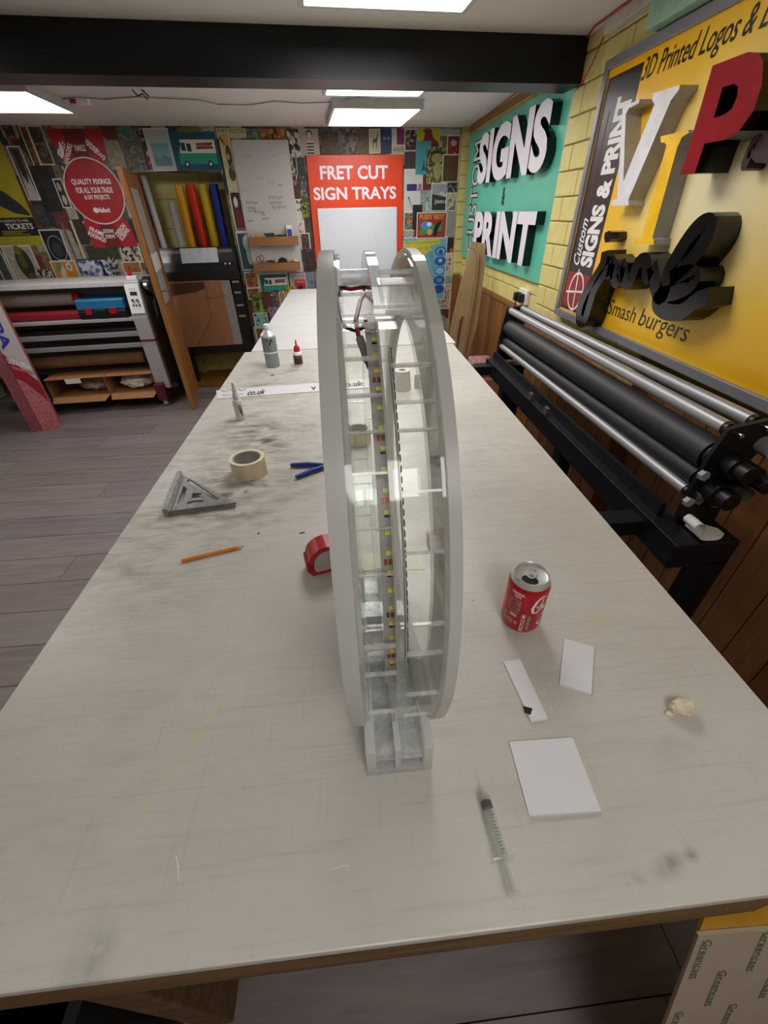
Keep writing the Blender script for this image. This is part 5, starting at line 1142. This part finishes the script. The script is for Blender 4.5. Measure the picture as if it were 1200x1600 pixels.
# ================================================================== BACK WALL: SIGN, WHITEBOARD, SHELVES
WP = lambda px, py, ly=0.: (lambda p: (p.x, p.z))(WALL.py(px, py, ly))
M_OR = mat('orange_sign', '#cf3b12', .35, var=.03); M_PANELW = mat('white_tray', '#c9ccd4', .3, var=.02)
a = WP(478, 244, -.03); b_ = WP(630, 240, -.03); zb0 = T+.02
osg = thing('sign_board', 'orange sign board reading FRET CUT SIGN TRAYS with a white panel', 'sign', WALL.m @ Vector((a[0], -.03, 0)), SK)
ww = b_[0]-a[0]; zt_ = (a[1]+b_[1])/2
MB().box(0, ww, 0, .024, .30, zt_).build('board', M_OR, osg, bevel=.002)
def ol(px, py): p = WP(px, py, -.03); return p[0]-a[0], p[1]
for s_, (c0, c1) in (('FRET CUT', ((501, 281), (606, 258))), ('SIGN TRAYS', ((491, 313), (619, 291)))):
    p_, q_ = ol(*c0), ol(*c1); lettering(osg, s_, p_[0], q_[0], p_[1], q_[1], -.0008, M_FACEW, .028)
p_, q_ = ol(495, 325), ol(620, 324)
MB().box(p_[0]+.0, q_[0], -.018, 0, .42, (p_[1]+q_[1])/2).build('white_tray', M_PANELW, osg, bevel=.008, seg=3)
MB().box(.06, .10, .0, .20, 0, .30).box(ww-.10, ww-.06, .0, .02, 0, .30).build('foot', M_OR, osg) if False else None
for u in (.06, ww-.10): MB().box(u, u+.04, 0, .02, 0, .30).build('leg', M_OR, osg)
# whiteboard
a = WP(360, 218, -.012); b_ = WP(474, 425, -.012); wx0, wz1 = a; wx1, wz0 = b_
wbase = paste_base(wx0, wx1, wz0, wz1)
wbd = thing('whiteboard', 'tall whiteboard with black handwriting screwed to the poster wall', 'whiteboard', WALL.m @ Vector((wx0, -.012, wz0)), SK)
M_WBD = mat('whiteboard_face', '#b4b1ac', .3, var=.025, scale=6)
MB().box(0, wx1-wx0, 0, max(.002, .012-wbase), 0, wz1-wz0).build('panel', M_WBD, wbd, bevel=.002)
for px, py in ((362, 220), (446, 218)):
    p_ = WP(px, py, -.012); MB().cyl((p_[0]-wx0, -.002, p_[1]-wz0), (p_[0]-wx0, .0, p_[1]-wz0), .004, None, 10).build('screw', GREYP, wbd)
def wr_(s_, px0, py0, px1, py1, mt=INK, bd=.0):
    p_, q_ = WP(px0, py1, -.012), WP(px1, py0, -.012); scribble(wbd, p_[0]-wx0, q_[0]-wx0, p_[1]-wz0, q_[1]-wz0, -.0006, mt, max(2, int((px1-px0)/2.6)), .0045, name='handwriting', seed=px0)
M_FAINT = mat('faint_pen', '#8d8a86', .6)
wr_('length', 385, 314, 402, 320); wr_('Bond', 387, 322, 398, 328); wr_('Hang', 389, 327, 399, 332); wr_('x + vis', 399, 329, 412, 334); wr_('3x', 409, 333, 414, 338); wr_('Box', 410, 340, 419, 344); wr_('m', 387, 343, 395, 347)
wr_('to Order', 420, 304, 440, 313); wr_('x   jill', 422, 313, 441, 320); wr_('x  50w', 427, 320, 446, 328); wr_('wide', 435, 288, 440, 291); wr_('ref', 378, 294, 388, 302, M_FAINT); wr_('3 x 2', 402, 276, 412, 282, M_FAINT); wr_('600', 418, 283, 428, 288, M_FAINT); wr_('v', 425, 241, 431, 246, M_FAINT); wr_('note', 380, 241, 392, 247, M_FAINT)
# two timber shelves
M_SHELF = wood('shelf_pine', '#96673b', '#7d502a', .55, 'x', 8.)
def shelf(label, tlp, brp, dep, grp):
    a = WP(*tlp, -.012-dep); b_ = WP(*brp, -.012-dep); L_ = b_[0]-a[0]; h_ = a[1]-b_[1]
    o = thing('wall_shelf', label, 'shelf', WALL.m @ Vector((a[0], -.012, b_[1])), SK, grp)
    MB().box(0, L_, -dep, -dep+.018, 0, h_).build('front_board', M_SHELF, o, bevel=.002)
    MB().box(0, L_, -dep+.018, 0, h_-.022, h_-.004).build('bottom_board', M_SHELF, o)
    for u in (0, L_-.016): MB().box(u, u+.016, -dep+.018, 0, h_-.004, h_).build('end_board', M_SHELF, o)
    return Fr(WALL.m @ Vector((a[0], -.012, a[1]-.004)), SK), L_, .004, dep
S1 = shelf('pine tray shelf holding pens and a blue box on the whiteboard', (388, 371), (467, 383), .075, 'pine shelves on the whiteboard')
S2 = shelf('pine tray shelf holding scissors and pliers below the pen shelf', (395, 412), (470, 422), .075, 'pine shelves on the whiteboard')
def sput(S_, name, label, cat, lx, ly, grp=None): return thing(name, label, cat, S_[0].m @ Vector((lx, ly, 0)), SK, grp)
L1, h1 = S1[1], S1[2]
o = sput(S1, 'paper_box', 'small blue and white carton at the end of the pen shelf', 'box', L1*.84, -.035)
MB().box(-.025, .025, -.018, .018, 0, h1+.085).build('carton', PAPER, o, bevel=.002); MB().box(-.02, .022, -.0186, -.0178, h1*.6, h1+.055).build('blue_label', mat('blue_label', '#2f3590', .5), o)
o = sput(S1, 'correction_bottle', 'tiny bottle with a grey cap standing on the pen shelf', 'bottle', L1*.07, -.035)
MB().lathe([(.012, 0), (.012, h1+.02), (.006, h1+.028), (.006, h1+.05), (.004, h1+.055)], n=14).build('bottle_body', mat('lilac_plastic', '#9a93a4', .5), o, True)
for k, (xc, row, c_, n_) in enumerate(((.105, 0, '#c08c1c', 'yellow'), (.105, 1, '#14181c', 'black'), (.203, 0, '#22323a', 'dark grey'), (.203, 1, '#b78f22', 'short yellow'), (.300, 0, '#12151c', 'thick black'), (.300, 1, '#1a1f2c', 'navy'), (.190, 2, '#16424c', 'teal'))):
    o = sput(S1, 'marker_pen', n_+' marker pen lying in the pen shelf tray', 'marker', xc, (-.0475, -.0275, -.0375)[row], 'pens in the upper shelf tray')
    zc_ = (.0088, .0088, .0234)[row]; ln = .047
    MB().cyl((-ln, 0, zc_), (ln*.55, 0, zc_), .0084, None, 14).build('barrel', mat('pen_'+n_, c_, .45), o, 40)
    MB().cyl((ln*.55, 0, zc_), (ln, 0, zc_), .0088, None, 14).build('cap', mat('pen_'+n_, c_, .45), o, 40)
L2, h2 = S2[1], S2[2]
o = sput(S2, 'scissors', 'open scissors with looped steel handles standing in the lower shelf', 'scissors', L2*.14, -.046)
for dx, dz in ((-.004, .0), (.026, .012)):
    MB().tube([Vector((dx+.019*math.cos(2*PI*i/20), 0, h2+.028+dz+.024*math.sin(2*PI*i/20))) for i in range(21)], .0042, 8).build('handle_loop', mat('tan_handle', '#6d5a48', .5), o, True)
MB().tube([(.01, 0, h2+.008), (.06, 0, .0068), (.11, 0, .0068)], [.006, .006, .002], 8).build('blade', CHROME, o, True)
for (u, yt, n_, c_, lb) in ((.40, -.020, 'hand_knife', '#5a1820', 'dark red handled knife lying in the lower shelf'), (.66, -.045, 'pliers', '#15161a', 'black handled pliers lying in the lower shelf'), (.82, -.017, 'craft_knife', '#a58a20', 'yellow handled knife lying in the lower shelf')):
    o = sput(S2, n_, lb, 'tool', L2*u, yt); q_ = .003
    MB().tube([(-.06, 0, q_+.006), (-.02, 0, q_+.012), (.03, 0, q_+.010)], [.008, .011, .008], 10).build('handle', mat('tool_'+n_, c_, .5), o, True)
    if n_ == 'pliers': MB().tube([(-.05, .003, q_+.02), (-.01, .003, q_+.034), (.035, .001, q_+.014)], [.008, .012, .008], 10).build('handle', mat('tool_'+n_, c_, .5), o, True)
    MB().cyl((.03, 0, q_+.010), (.062, 0, q_+.006), .006, .002, 8).build('tip', CHROME, o, True)

# ================================================================== VINYL ROLLS IN THE RECESS
M_TH = wood('orange_ply', '#8d5a26', '#774718', .5, 'x', 5., .05)
th_ = thing('floor_board', 'orange plywood board laid on the floor under the wide format printer', 'board', (0, 0, 0))
q = [onz(300, 604, .012), onz(372, 604, .012)]
tw = WALL.m
bl = WALL.i @ Vector((q[1].x+.25, q[1].y+.02, 0))
fb_ = [(q[0].x+.075, q[0].y), (q[1].x+.25, q[1].y+.02)]+[tuple((tw @ Vector((u, v, 0)))[:2]) for u, v in ((bl.x, -.004), (ox1-.006, -.004), (ox1-.006, .285), (ox0+.006, .285), (ox0+.006, -.004))]
MB().prism(fb_, lambda u, v, d: Vector((u, v, d)), 0.0, .012).build('board', M_TH, th_)
def vroll(label, tpx, bpx, wpx, mt, ly, core=True, cat='vinyl roll'):
    a = WALL.py(*tpx, ly); b_ = WALL.py(*bpx, ly); d = (a-b_); zb1 = .95
    b2 = a-d*((a.z-zb1)/d.z); dist = (WALL.m @ a-CO).dot(CF); r = wpx/2*dist/FPX
    o = thing('vinyl_roll', label, cat, WALL.m @ b2, SK, 'rolls of vinyl standing behind the printer')
    v_ = a-b2
    MB().cyl((0, 0, 0), v_, r, None, 24).build('roll', mt, o, 40)
    if core: MB().cyl(v_, v_*1.004, r*.6, None, 20).build('core', mat('roll_core', '#8a6a48', .8), o, 40)
    return o
LY = .15
for args in (('white plastic tube standing by the recess edge', (222, 275), (256, 386), 11, mat('tube_white', '#b9b6b4', .35, var=.03), LY, False), ('short roll of clear film beside the amber vinyl', (267, 316), (284, 386), 11, mat('clear_film_roll', '#a5a3a1', .25, var=.1), LY-.02, False),
             ('amber yellow vinyl roll between clear film and red roll', (279, 290), (300, 386), 13.5, mat('vinyl_amber', '#d29008', .25, var=.04), LY), ('glossy red vinyl roll beside the amber one', (297, 288), (319, 385), 14, mat('vinyl_red', '#c2230c', .22, var=.04), LY),
             ('lemon yellow vinyl roll between red and blue rolls', (316, 288), (336, 383), 13.5, mat('vinyl_lemon', '#bfa00c', .25, var=.04), LY), ('dark blue vinyl roll at the end of the row', (333, 288), (353, 383), 14, mat('vinyl_blue', '#14308a', .22, var=.04), LY), ('thin tan card tube behind the red vinyl roll', (292, 291), (311, 385), 5, mat('tube_tan', '#a98a68', .7), LY+.07, False), ('thin grey card tube behind the blue vinyl roll', (328, 292), (347, 384), 5, mat('tube_grey', '#8a8c92', .7), LY+.07, False)): vroll(*args)
# ledge the rolls stand on, hidden behind the printer
lg = thing('ledge', 'low yellow painted ledge behind the printer carrying the vinyl rolls', 'ledge', WALL.m @ Vector((ox0, 0, 0)), SK)
MB().box(.02, ox1-ox0-.02, .09, .29, .90, .95).build('ledge_board', M_YELM, lg)
for u in (.03, ox1-ox0-.09): MB().box(u, u+.06, .24, .29, .0122, .90).build('ledge_post', M_YELM, lg)

# ================================================================== WIDE FORMAT PRINTER
PF = -.10                                    # local y of the printer's front face
def pw(px, py, ly=PF): p = WALL.py(px, py, ly); return p.x, p.z
pr = thing('wide_printer', 'black wide format printer on a stand with brown paper hanging in front', 'printer', WALL.m @ Vector((0, 0, 0)), SK)
x1p, ztp = pw(366, 385); x0p = pw(236, 390)[0]; zm = pw(300, 428)[1]; zm2 = pw(300, 440)[1]
x1q = pw(372, 425)[0]
MB().box(x0p, x1q, PF, -.003, zm2, zm+.02).build('lower_body', BLACK, pr, bevel=.006)
MB().prism([(PF, zm+.02), (PF+.03, zm+.075), (PF+.09, ztp), (-.003, ztp), (-.003, zm+.02)], lambda u, v, d: Vector((d, u, v)), x0p, x1q).build('cover', mat('printer_dark', '#17171a', .4), pr, bevel=.004)
MB().box(max(x0p, ox0+.01), min(x1q, ox1-.01), -.004, .05, zm2, ztp-.01).build('rear_body', BLACK, pr, bevel=.004)
gx1 = pw(362, 400)[0]
sl_ = lambda t_: (PF+.03+(.06)*t_-.001, zm+.075+(ztp-zm-.075)*t_+.001)
def slope_panel(name, xa_, xb_, t0, t1, mt, off):
    (ya, za), (yb, zb2) = sl_(t0), sl_(t1); MB().add([(xa_, ya-off, za+off*.5), (xb_, ya-off, za+off*.5), (xb_, yb-off, zb2+off*.5), (xa_, yb-off, zb2+off*.5)], [(0, 1, 2, 3)]).build(name, mt, pr)
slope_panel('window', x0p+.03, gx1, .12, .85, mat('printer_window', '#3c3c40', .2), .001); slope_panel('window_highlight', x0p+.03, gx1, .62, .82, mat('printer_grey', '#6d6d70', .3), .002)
px0 = pw(279, 395)[0]; px1 = pw(338, 395)[0]
slope_panel('paper_sheet', px0, px1, .05, .92, mat('white_sheet', '#cfd1dc', .6), .004)
for u in (.35, .75): MB().cyl((gx1-.10*u, PF+.02, zm+.07), (gx1-.10*u, PF+.016, zm+.073), .008, None, 12).build('button', WHITE, pr)
# stand
zl0 = pw(340, 552)[1]; xr = pw(398, 540)[0]
MB().box(x1q-.09, x1q+.0, PF+.01, -.003, .0122, zm2).build('stand_leg', BLACK, pr, bevel=.004); MB().box(x0p, x0p+.09, PF+.01, -.003, .0122, zm2).build('stand_leg', BLACK, pr, bevel=.004)
zb1_ = pw(340, 541)[1]
MB().box(x0p+.09, x1q-.09, PF+.0, PF+.05, max(.03, zl0), max(.09, zb1_)).build('stand_bar', BLACK, pr, bevel=.003)
for k, py in enumerate((440, 457, 477, 494)):
    z_ = pw(375, py)[1]; MB().box(x1q-.075, x1q-.012, PF-.0, PF+.012, z_-.008, z_+.008).build('slot_plate', GREYP, pr)
# brown paper curtain and its white edge
kp0 = pw(262, 438, PF-.01)[0]; kp1 = pw(352, 470, PF-.01)[0]; kp2 = pw(372, 470, PF-.01)[0]; zk0 = max(.1, zb1_+.01)
M_BRP = mat('brown_paper', '#9a6947', .75, var=.06, scale=5)
MB().box(kp0, kp1, PF-.014, PF-.011, zk0, zm2+.005).build('paper_curtain', M_BRP, pr); MB().box(kp1, x1q-.095, PF-.012, PF-.009, zk0, zm2+.0).build('paper_curtain', mat('grey_backing', '#8f8a86', .7), pr)
c0 = pw(318, 440, PF-.02); c1 = pw(262, 458, PF-.02)
MB().prism([(kp0, zm2-.005), (c0[0], zm2-.005), (c0[0], zm2-.055), (c0[0]-.08, zm2-.085), (kp0, zm2-.11)], WF, PF-.018, PF-.0145).build('paper_flap', mat('dark_brown_paper', '#4a2c20', .7), pr)
crs = [pw(*q_, PF-.015) for q_ in ((321, 445), (327, 480), (331, 497), (322, 515), (308, 540))]; MB().stroke(crs, .006, WF, PF-.0145, PF-.0152).build('crease', mat('crease_brown', '#6b432a', .8), pr)
crs = [pw(*q_, PF-.015) for q_ in ((320, 463), (335, 466), (352, 461))]; MB().stroke(crs, .006, WF, PF-.0145, PF-.0152).build('crease', mat('crease_brown', '#6b432a', .8), pr)

# ================================================================== OPEN DOOR LEAF
P1 = onz(306, 640, 0); P2 = onz(310.5, 604, 0); d_ = P2-P1; dl = d_.length; da = math.atan2(d_.y, d_.x)
M_DOOR = wood('door_pine', '#a3703a', '#88562a', .5, 'z', 6., .08)
dr = thing('door_leaf', 'half glazed pine door standing open beside the laminating machine', 'door', (P1.x, P1.y, 0), da)
DH = T+.865; dt = .04
for x0, x1 in ((0, .09), (dl-.09, dl)): MB().box(x0, x1, 0, dt, .005, DH).build('stile', M_DOOR, dr, bevel=.003)
for z0, z1 in ((.005, .2), (.72, .86), (DH-.1, DH)): MB().box(.09, dl-.09, 0, dt, z0, z1).build('rail', M_DOOR, dr, bevel=.003)
MB().box(.09, dl-.09, .012, .028, .2, .72).build('lower_panel', M_DOOR, dr)
MB().box(.12, dl-.12, .006, .034, .24, .68).build('raised_panel', M_DOOR, dr, bevel=.006)
MB().box(.09, dl-.09, .017, .023, .86, DH-.1).build('pane', mat('white_backed_pane', '#b5b2b2', .3, var=.05), dr)
MB().box(.089, dl-.089, .0105, .0295, 1.10, 1.22).build('paper_label', PAPER, dr)
MB().tube([(.045, -.006, .98), (.045, -.05, .98), (.12, -.055, .98)], .008, 8).build('handle', CHROME, dr, True)
MB().cyl((.04, -.004, 1.25), (.04, .001, 1.25), .01, None, 14).build('lock', mat('brass', '#b8974a', .3, 1.), dr)

# ================================================================== LAMINATING MACHINE
c0 = onz(268, 632, 0)
LF = Fr((c0.x, c0.y, 0), SK)
def lp2(px, py, ly=0.): p = LF.py(px, py, ly); return p.x, p.z
lm = frthing('laminating_machine', 'large grey laminating machine on castors along the poster wall', 'laminator', LF)
M_LG = mat('laminator_grey', '#a9a6a8', .4, var=.03); M_LD = mat('laminator_dark', '#56555a', .5); M_LR = mat('laminator_red', '#6d1220', .4)
ztop = lp2(205, 440)[1]; xr0 = lp2(192, 446)[0]; xr1 = lp2(213, 443)[0]; LX = -1.45
wcol = .115
xe0, xe1 = -.075, .045                         # right end cabinet
DEP = .5
MB().prism([(0, .16), (0, ztop-.27), (.05, ztop), (DEP, ztop), (DEP, .16)], lambda u, v, d: Vector((d, u, v)), xe0, xe1).build('end_cabinet', M_LG, lm, bevel=.008)
MB().box(xe1-.001, xe1+.004, .06, DEP-.01, .17, ztop-.02).build('side_panel', M_LD, lm)
MB().box(xe0-.004, xe1+.006, -.004, DEP, ztop-.46, ztop-.445).build('trim_band', M_LR, lm)
cp = MB().prism([(-.004, ztop-.235), (.038, ztop-.02), (.045, ztop-.02), (.004, ztop-.235)], lambda u, v, d: Vector((d, u, v)), xe0+.006, xe1-.006).build('control_panel', WHITE, lm)
fcp = lambda u, v, d=0.: Vector((xe0+.006+(xe1-xe0-.012)*u, -.0045+.042*v-.002-d, ztop-.235+.215*v))
cpq = lambda u0, u1, v0, v1, nm, mt: MB().add([fcp(u0, v0), fcp(u1, v0), fcp(u1, v1), fcp(u0, v1)], [(0, 1, 2, 3)]).build(nm, mt, cp)
cpq(.28, .78, .62, .74, 'display', BLACK)
for u, v in ((.36, .46), (.68, .46)): MB().cyl(fcp(u, v), fcp(u, v, .014), .011, .009, 14).build('dial', CHROME, cp, 40)
for u, v in ((.30, .28), (.52, .28), (.74, .28), (.34, .84), (.52, .84), (.70, .84)): MB().cyl(fcp(u, v), fcp(u, v, .006), .007 if v < .5 else .003, None, 10).build('button', BLACK, cp)
MB().box(xe0+.02, xe1-.02, .10, .16, ztop, ztop+.03).build('button_base', WHITE, lm, bevel=.004); MB().lathe([(.016, 0), (.018, .012), (.016, .03), (.008, .034)], ((xe0+xe1)/2-.012, .13, ztop+.03), 16).build('emergency_button', REDP, lm, True)
MB().cyl((xe1, .2, ztop-.06), (xe1+.05, .2, ztop-.06), .075, None, 24).build('crank_wheel', BLACK, lm, 40); MB().cyl((xe1+.02, .12, ztop-.05), (xe1+.045, .12, ztop-.05), .035, None, 20).build('wheel_hub', CHROME, lm, 40)
cl = []
for i in range(60):
    a_ = 2*PI*i/19; cl.append(Vector((xe1+.02+.0006*i, .2+.07*math.cos(a_)+.01*math.sin(i), ztop-.28+.13*math.sin(a_)+.012*math.cos(i*1.7))))
MB().tube(cl, .006, 6).build('coiled_cable', BLACK, lm, True)
# main body
ob = lambda nm, z0, z1, y0, y1, mt, bev=.003: MB().box(LX, xe0, y0, y1, z0, z1).build(nm, mt, lm, bevel=bev)
ob('top_rail', ztop-.035, ztop, .04, DEP, mat('laminator_white', '#c4c1c2', .4)); ob('hood', ztop-.125, ztop-.035, .27, DEP-.02, GREYP, .004); ob('back_panel', .25, ztop-.2, DEP-.12, DEP-.10, M_LD, 0)
zs = [lp2(170, y_)[1] for y_ in (470, 500, 519, 537, 560, 590)]
tcx = (lp2(122, 490, .03)[0]+lp2(199, 490, .03)[0])/2; tcw = (lp2(199, 490, .03)[0]-lp2(122, 490, .03)[0])/2
tcx = min(tcx, xe0-tcw-.005); csl = tcx-tcw    # left end of the tool case that lies on the shelf
M_ROLW = mat('white_roller', '#aaa39c', .5, var=.05)
MB().cyl((LX, .20, zs[0]+.0), (csl-.055, .20, zs[0]+.0), .05, None, 20).build('paper_roll', M_ROLW, lm, 40)
MB().cyl((csl-.055, .20, zs[0]+.0), (csl-.006, .20, zs[0]+.0), .045, None, 20).build('roll_chuck', REDP, lm, 40)
MB().box(LX, csl-.004, .06, .16, zs[1]+.004, zs[1]+.07).build('red_roller', mat('red_fabric', '#8a1620', .5), lm, bevel=.02)
MB().box(LX, xe0, .02, .30, zs[1]-.02, zs[1]+.005).build('work_shelf', M_LG, lm, bevel=.003)
MB().cyl((LX, .12, zs[2]-.01), (xe0, .12, zs[2]-.01), .04, None, 18).build('roller', BLACK, lm, 40)
MB().box(LX, xe0, .03, .07, zs[2]-.05, zs[2]-.012).build('cross_rail', GREYP, lm, bevel=.003); MB().box(LX, xe0, .03, .07, zs[3]-.05, zs[3]-.015).build('cross_rail', GREYP, lm, bevel=.003)
MB().cyl((LX, .14, zs[4]-.035), (xe0-.06, .14, zs[4]-.035), .052, None, 20).build('kraft_roll', mat('kraft_roll', '#7b5b3c', .75), lm, 40); MB().cyl((xe0-.06, .14, zs[4]-.035), (xe0, .14, zs[4]-.035), .035, None, 16).build('roll_chuck', BLACK, lm, 40)
MB().box(LX, xe0, .04, DEP-.04, .115, .13).build('lower_tray', M_LD, lm)
# castor foot
MB().box(-.085, -.0, -.05, .10, .06, .22).build('castor_housing', mat('castor_red', '#5b1620', .45), lm, bevel=.01)
MB().cyl((-.06, .02, .028), (-.03, .02, .028), .028, None, 20).build('castor_wheel', WHITE, lm, 40); MB().box(-.066, -.024, .0, .04, .03, .065).build('castor_fork', CHROME, lm)
MB().cyl((.0, DEP-.06, .03), (.03, DEP-.06, .03), .03, None, 16).build('castor_wheel', BLACK, lm, 40); MB().box(-.01, .04, DEP-.1, DEP-.02, .03, .17).build('castor_fork', BLACK, lm)
# blue tool case on the laminator shelf
tcz = zs[1]+.005
tcase = thing('tool_case', 'flat blue and black tool case with red catches on the laminating machine', 'tool case', LF.m @ Vector((tcx, .13, tcz)), SK)
MB().box(-tcw, tcw, -.10, .12, 0, .065).build('lower_shell', BLACK, tcase, bevel=.012, seg=3); MB().box(-tcw, tcw, -.10, .12, .065, .150).build('upper_shell', mat('case_blue', '#1f6f9c', .4, var=.05), tcase, bevel=.016, seg=3)
for u in (-.55, .45): MB().box(tcw*u-.025, tcw*u+.025, -.106, -.098, .035, .085).build('catch', REDP, tcase, bevel=.003)
MB().tube([(-.04, -.10, .07), (-.04, -.125, .07), (.04, -.125, .07), (.04, -.10, .07)], .006, 8).build('handle', BLACK, tcase, True)
# cardboard cartons with crumpled paper underneath
def carton(label, x0, x1, grp, seed, tagp):
    o = thing('open_carton', label, 'box', LF.m @ Vector(((x0+x1)/2, .0, .1305)), SK, grp); hw_ = (x1-x0)/2; H_ = .17; D_ = .34
    MB().box(-hw_, hw_, .02, D_, 0, .004).build('bottom_flap', KRAFT, o); MB().box(-hw_, -hw_+.004, .02, D_, .004, H_).build('side_wall', KRAFT, o); MB().box(hw_-.004, hw_, .02, D_, .004, H_).build('side_wall', KRAFT, o)
    MB().box(-hw_, hw_, D_-.004, D_, .004, H_).build('back_wall', KRAFT, o); MB().box(-hw_, hw_, .0, D_, H_, H_+.004).build('top_flap', KRAFT, o)
    MB().prism([(-hw_, 0), (hw_, 0), (hw_-.02, -.10), (-hw_+.03, -.09)], lambda u, v, d: Vector((u, .02+v, .002+d+v*.25)), 0, .003).build('front_flap', KRAFT, o)
    if tagp: MB().box(-.07, .06, -.002, .0, H_-.04, H_+.003).build('paper_label', PAPER, o)
    return o, hw_
def crumple(label, loc, sx, sy, sz, seed, col, hmax):
    bm = bmesh.new(); bmesh.ops.create_icosphere(bm, subdivisions=4, radius=1.)
    for v in bm.verts:
        q_ = v.co.copy(); n_ = mn.noise(q_*2.2+Vector((seed, 0, 0)))*.35+mn.noise(q_*5+Vector((0, seed, 0)))*.3+mn.noise(q_*11)*.15; v.co = Vector((q_.x*sx, q_.y*sy, q_.z*sz))*(.85+n_*.6)
    mz = min(v.co.z for v in bm.verts); kz = hmax/(max(v.co.z for v in bm.verts)-mz)
    for v in bm.verts: v.co.z = (v.co.z-mz)*kz
    me = bpy.data.meshes.new('crumpled_paper'); bm.to_mesh(me); bm.free(); me.materials.append(mat('crumpled_'+col, col, .7, var=.06)); o = bpy.data.objects.new('crumpled_paper', me); COL.objects.link(o); o.location = loc; o.rotation_euler.z = SK; tag(o, label, 'paper')
xa = lp2(163, 595)[0]
o, hw_ = carton('open brown carton of bright white paper under the laminating machine', xa, xe0-.012, 'cartons under the laminator', 1, False); crumple('heap of bright crumpled white paper in the open carton', LF.m @ Vector(((xa+xe0)/2, .16, .1345)), hw_*.78, .12, .10, 3, '#e8e2dc', .150)
xb2 = lp2(64, 590)[0]
o, hw_ = carton('open brown carton with a white label of dull paper under the laminator', xb2, xa-.006, 'cartons under the laminator', 2, True); crumple('heap of dull grey crumpled paper in the labelled carton', LF.m @ Vector(((xa+xb2)/2+.08, .20, .1345)), hw_*.6, .11, .085, 7, '#b5aaa2', .125)

# ================================================================== LEANING MEDIA CARTON
A0, A1 = onz(50, 677, 0), onz(96, 667, 0)
md = (A1-A0); ml = md.length; ma = math.atan2(md.y, md.x)
MF = Fr((A0.x, A0.y, 0), ma)
top_l = MF.py(-38, 480, .0)
# the carton leans sideways: find the slope of its right edge in its own front plane
e0 = MF.py(96, 667, 0); e1 = MF.py(0, 478, 0); lean = (e1.x-e0.x)/(e1.z-e0.z)
w0 = MF.py(66, 672, 0).x                      # the edge between the two visible sides
mc = frthing('media_carton', 'long white and red printed carton leaning beside the laminating machine', 'carton', MF)
HT = 1.25; wdt = ml*.62
sh = lambda x, y_, z: Vector((x+z*lean, y_+z*.05, z))
vs = [sh(x, y_, z) for x in (ml-wdt, ml) for y_ in (0, .16) for z in (0, HT)]
def mfc(u, v, d=0.): return sh(ml-wdt+wdt*u, -d, v*HT)
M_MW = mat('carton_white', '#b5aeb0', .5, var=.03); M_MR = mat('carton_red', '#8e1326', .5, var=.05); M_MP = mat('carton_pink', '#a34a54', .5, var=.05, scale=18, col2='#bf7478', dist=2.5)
MB().add([sh(x, y_, z) for x in (ml-wdt, ml) for y_ in (0, .16) for z in (0, HT)], [(0, 1, 3, 2), (4, 6, 7, 5), (0, 4, 5, 1), (2, 3, 7, 6), (0, 2, 6, 4), (1, 5, 7, 3)]).build('carton_body', M_MP, mc, bevel=.002)
mq = lambda P, mt, nm='print', d=.001: MB().add([mfc(u, v, d) for u, v in P], [tuple(range(len(P)))]).build(nm, mt, mc)
zA = lambda px, py: MF.py(px, py, 0).z/HT
va_, vb_ = zA(20, 560), zA(52, 590)
mq([(0, va_-.02), (1, vb_-.07), (1, 1), (0, 1)], M_MW); mq([(0, va_-.12), (.35, va_-.15), (1, vb_-.16), (1, vb_-.03), (0, va_+.03)], M_MR, d=.002)
def mtext(s_, u0, u1, v0, v1, mt, sl_=0., rot=0):
    v_, f_, _ = text_vf(s_, .03); P = []
    for a_, b_, c_ in v_:
        if rot: a_, b_ = b_, 1-a_
        P.append(mfc(u0+(u1-u0)*a_, v0+(v1-v0)*b_+sl_*a_, .0035))
    MB().add(P, f_).build('lettering', mt, mc)
mtext('DIGITAL MEDIA', .06, .96, va_-.03, va_+.005, M_WINK, -.055); mq([(.10, va_-.062), (.96, va_-.117), (.96, va_-.100), (.10, va_-.045)], M_MP, 'printed_line', .0032)
mtext('APA', .12, .62, va_+.05, va_+.30, mat('carton_blue', '#23308a', .5), 0, 90); mq([(.37+.26*math.cos(PI/6+k*PI/3), va_+.37+.045*math.sin(PI/6+k*PI/3)) for k in range(6)], _MC['carton_blue'], 'logo', .0033)
for k in range(5): MB().stroke([(0, .0), (.03, .05), (.02, .10), (.05, .15)], [.004, .008, .008, .002], lambda u, v, d, k=k: mfc(.2+.14*k+u*2, .05+.05*(k % 3)+v, .0012+d), 0, .0008).build('leaf_print', mat('carton_pale', '#c79094', .5), mc)
# left, narrower and darker side of the carton
vs = [sh(x, y_, z) for x in (0., ml-wdt-.001) for y_ in (0, .14) for z in (0, HT)]
def lft(x): return x
mb = MB(); P0 = [Vector((ml-wdt, 0, 0)), Vector((ml-wdt, .14, 0)), Vector((.0, .06, 0))]
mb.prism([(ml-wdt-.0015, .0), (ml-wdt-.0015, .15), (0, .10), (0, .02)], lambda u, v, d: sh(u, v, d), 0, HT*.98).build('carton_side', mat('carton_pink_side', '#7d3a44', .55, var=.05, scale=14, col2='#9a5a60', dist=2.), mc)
# rounded grey tub beside the carton
p = onz(2, 652, 0)
tub = thing('waste_tub', 'dark grey round tub on the floor beside the leaning carton', 'tub', (p.x-.14, p.y-.22, 0))
MB().lathe([(.13, 0), (.15, .02), (.17, .26), (.18, .27), (.18, .29), (.165, .285), (.15, .03)], n=32).build('tub_body', mat('tub_grey', '#4a4a4c', .5), tub, 50)
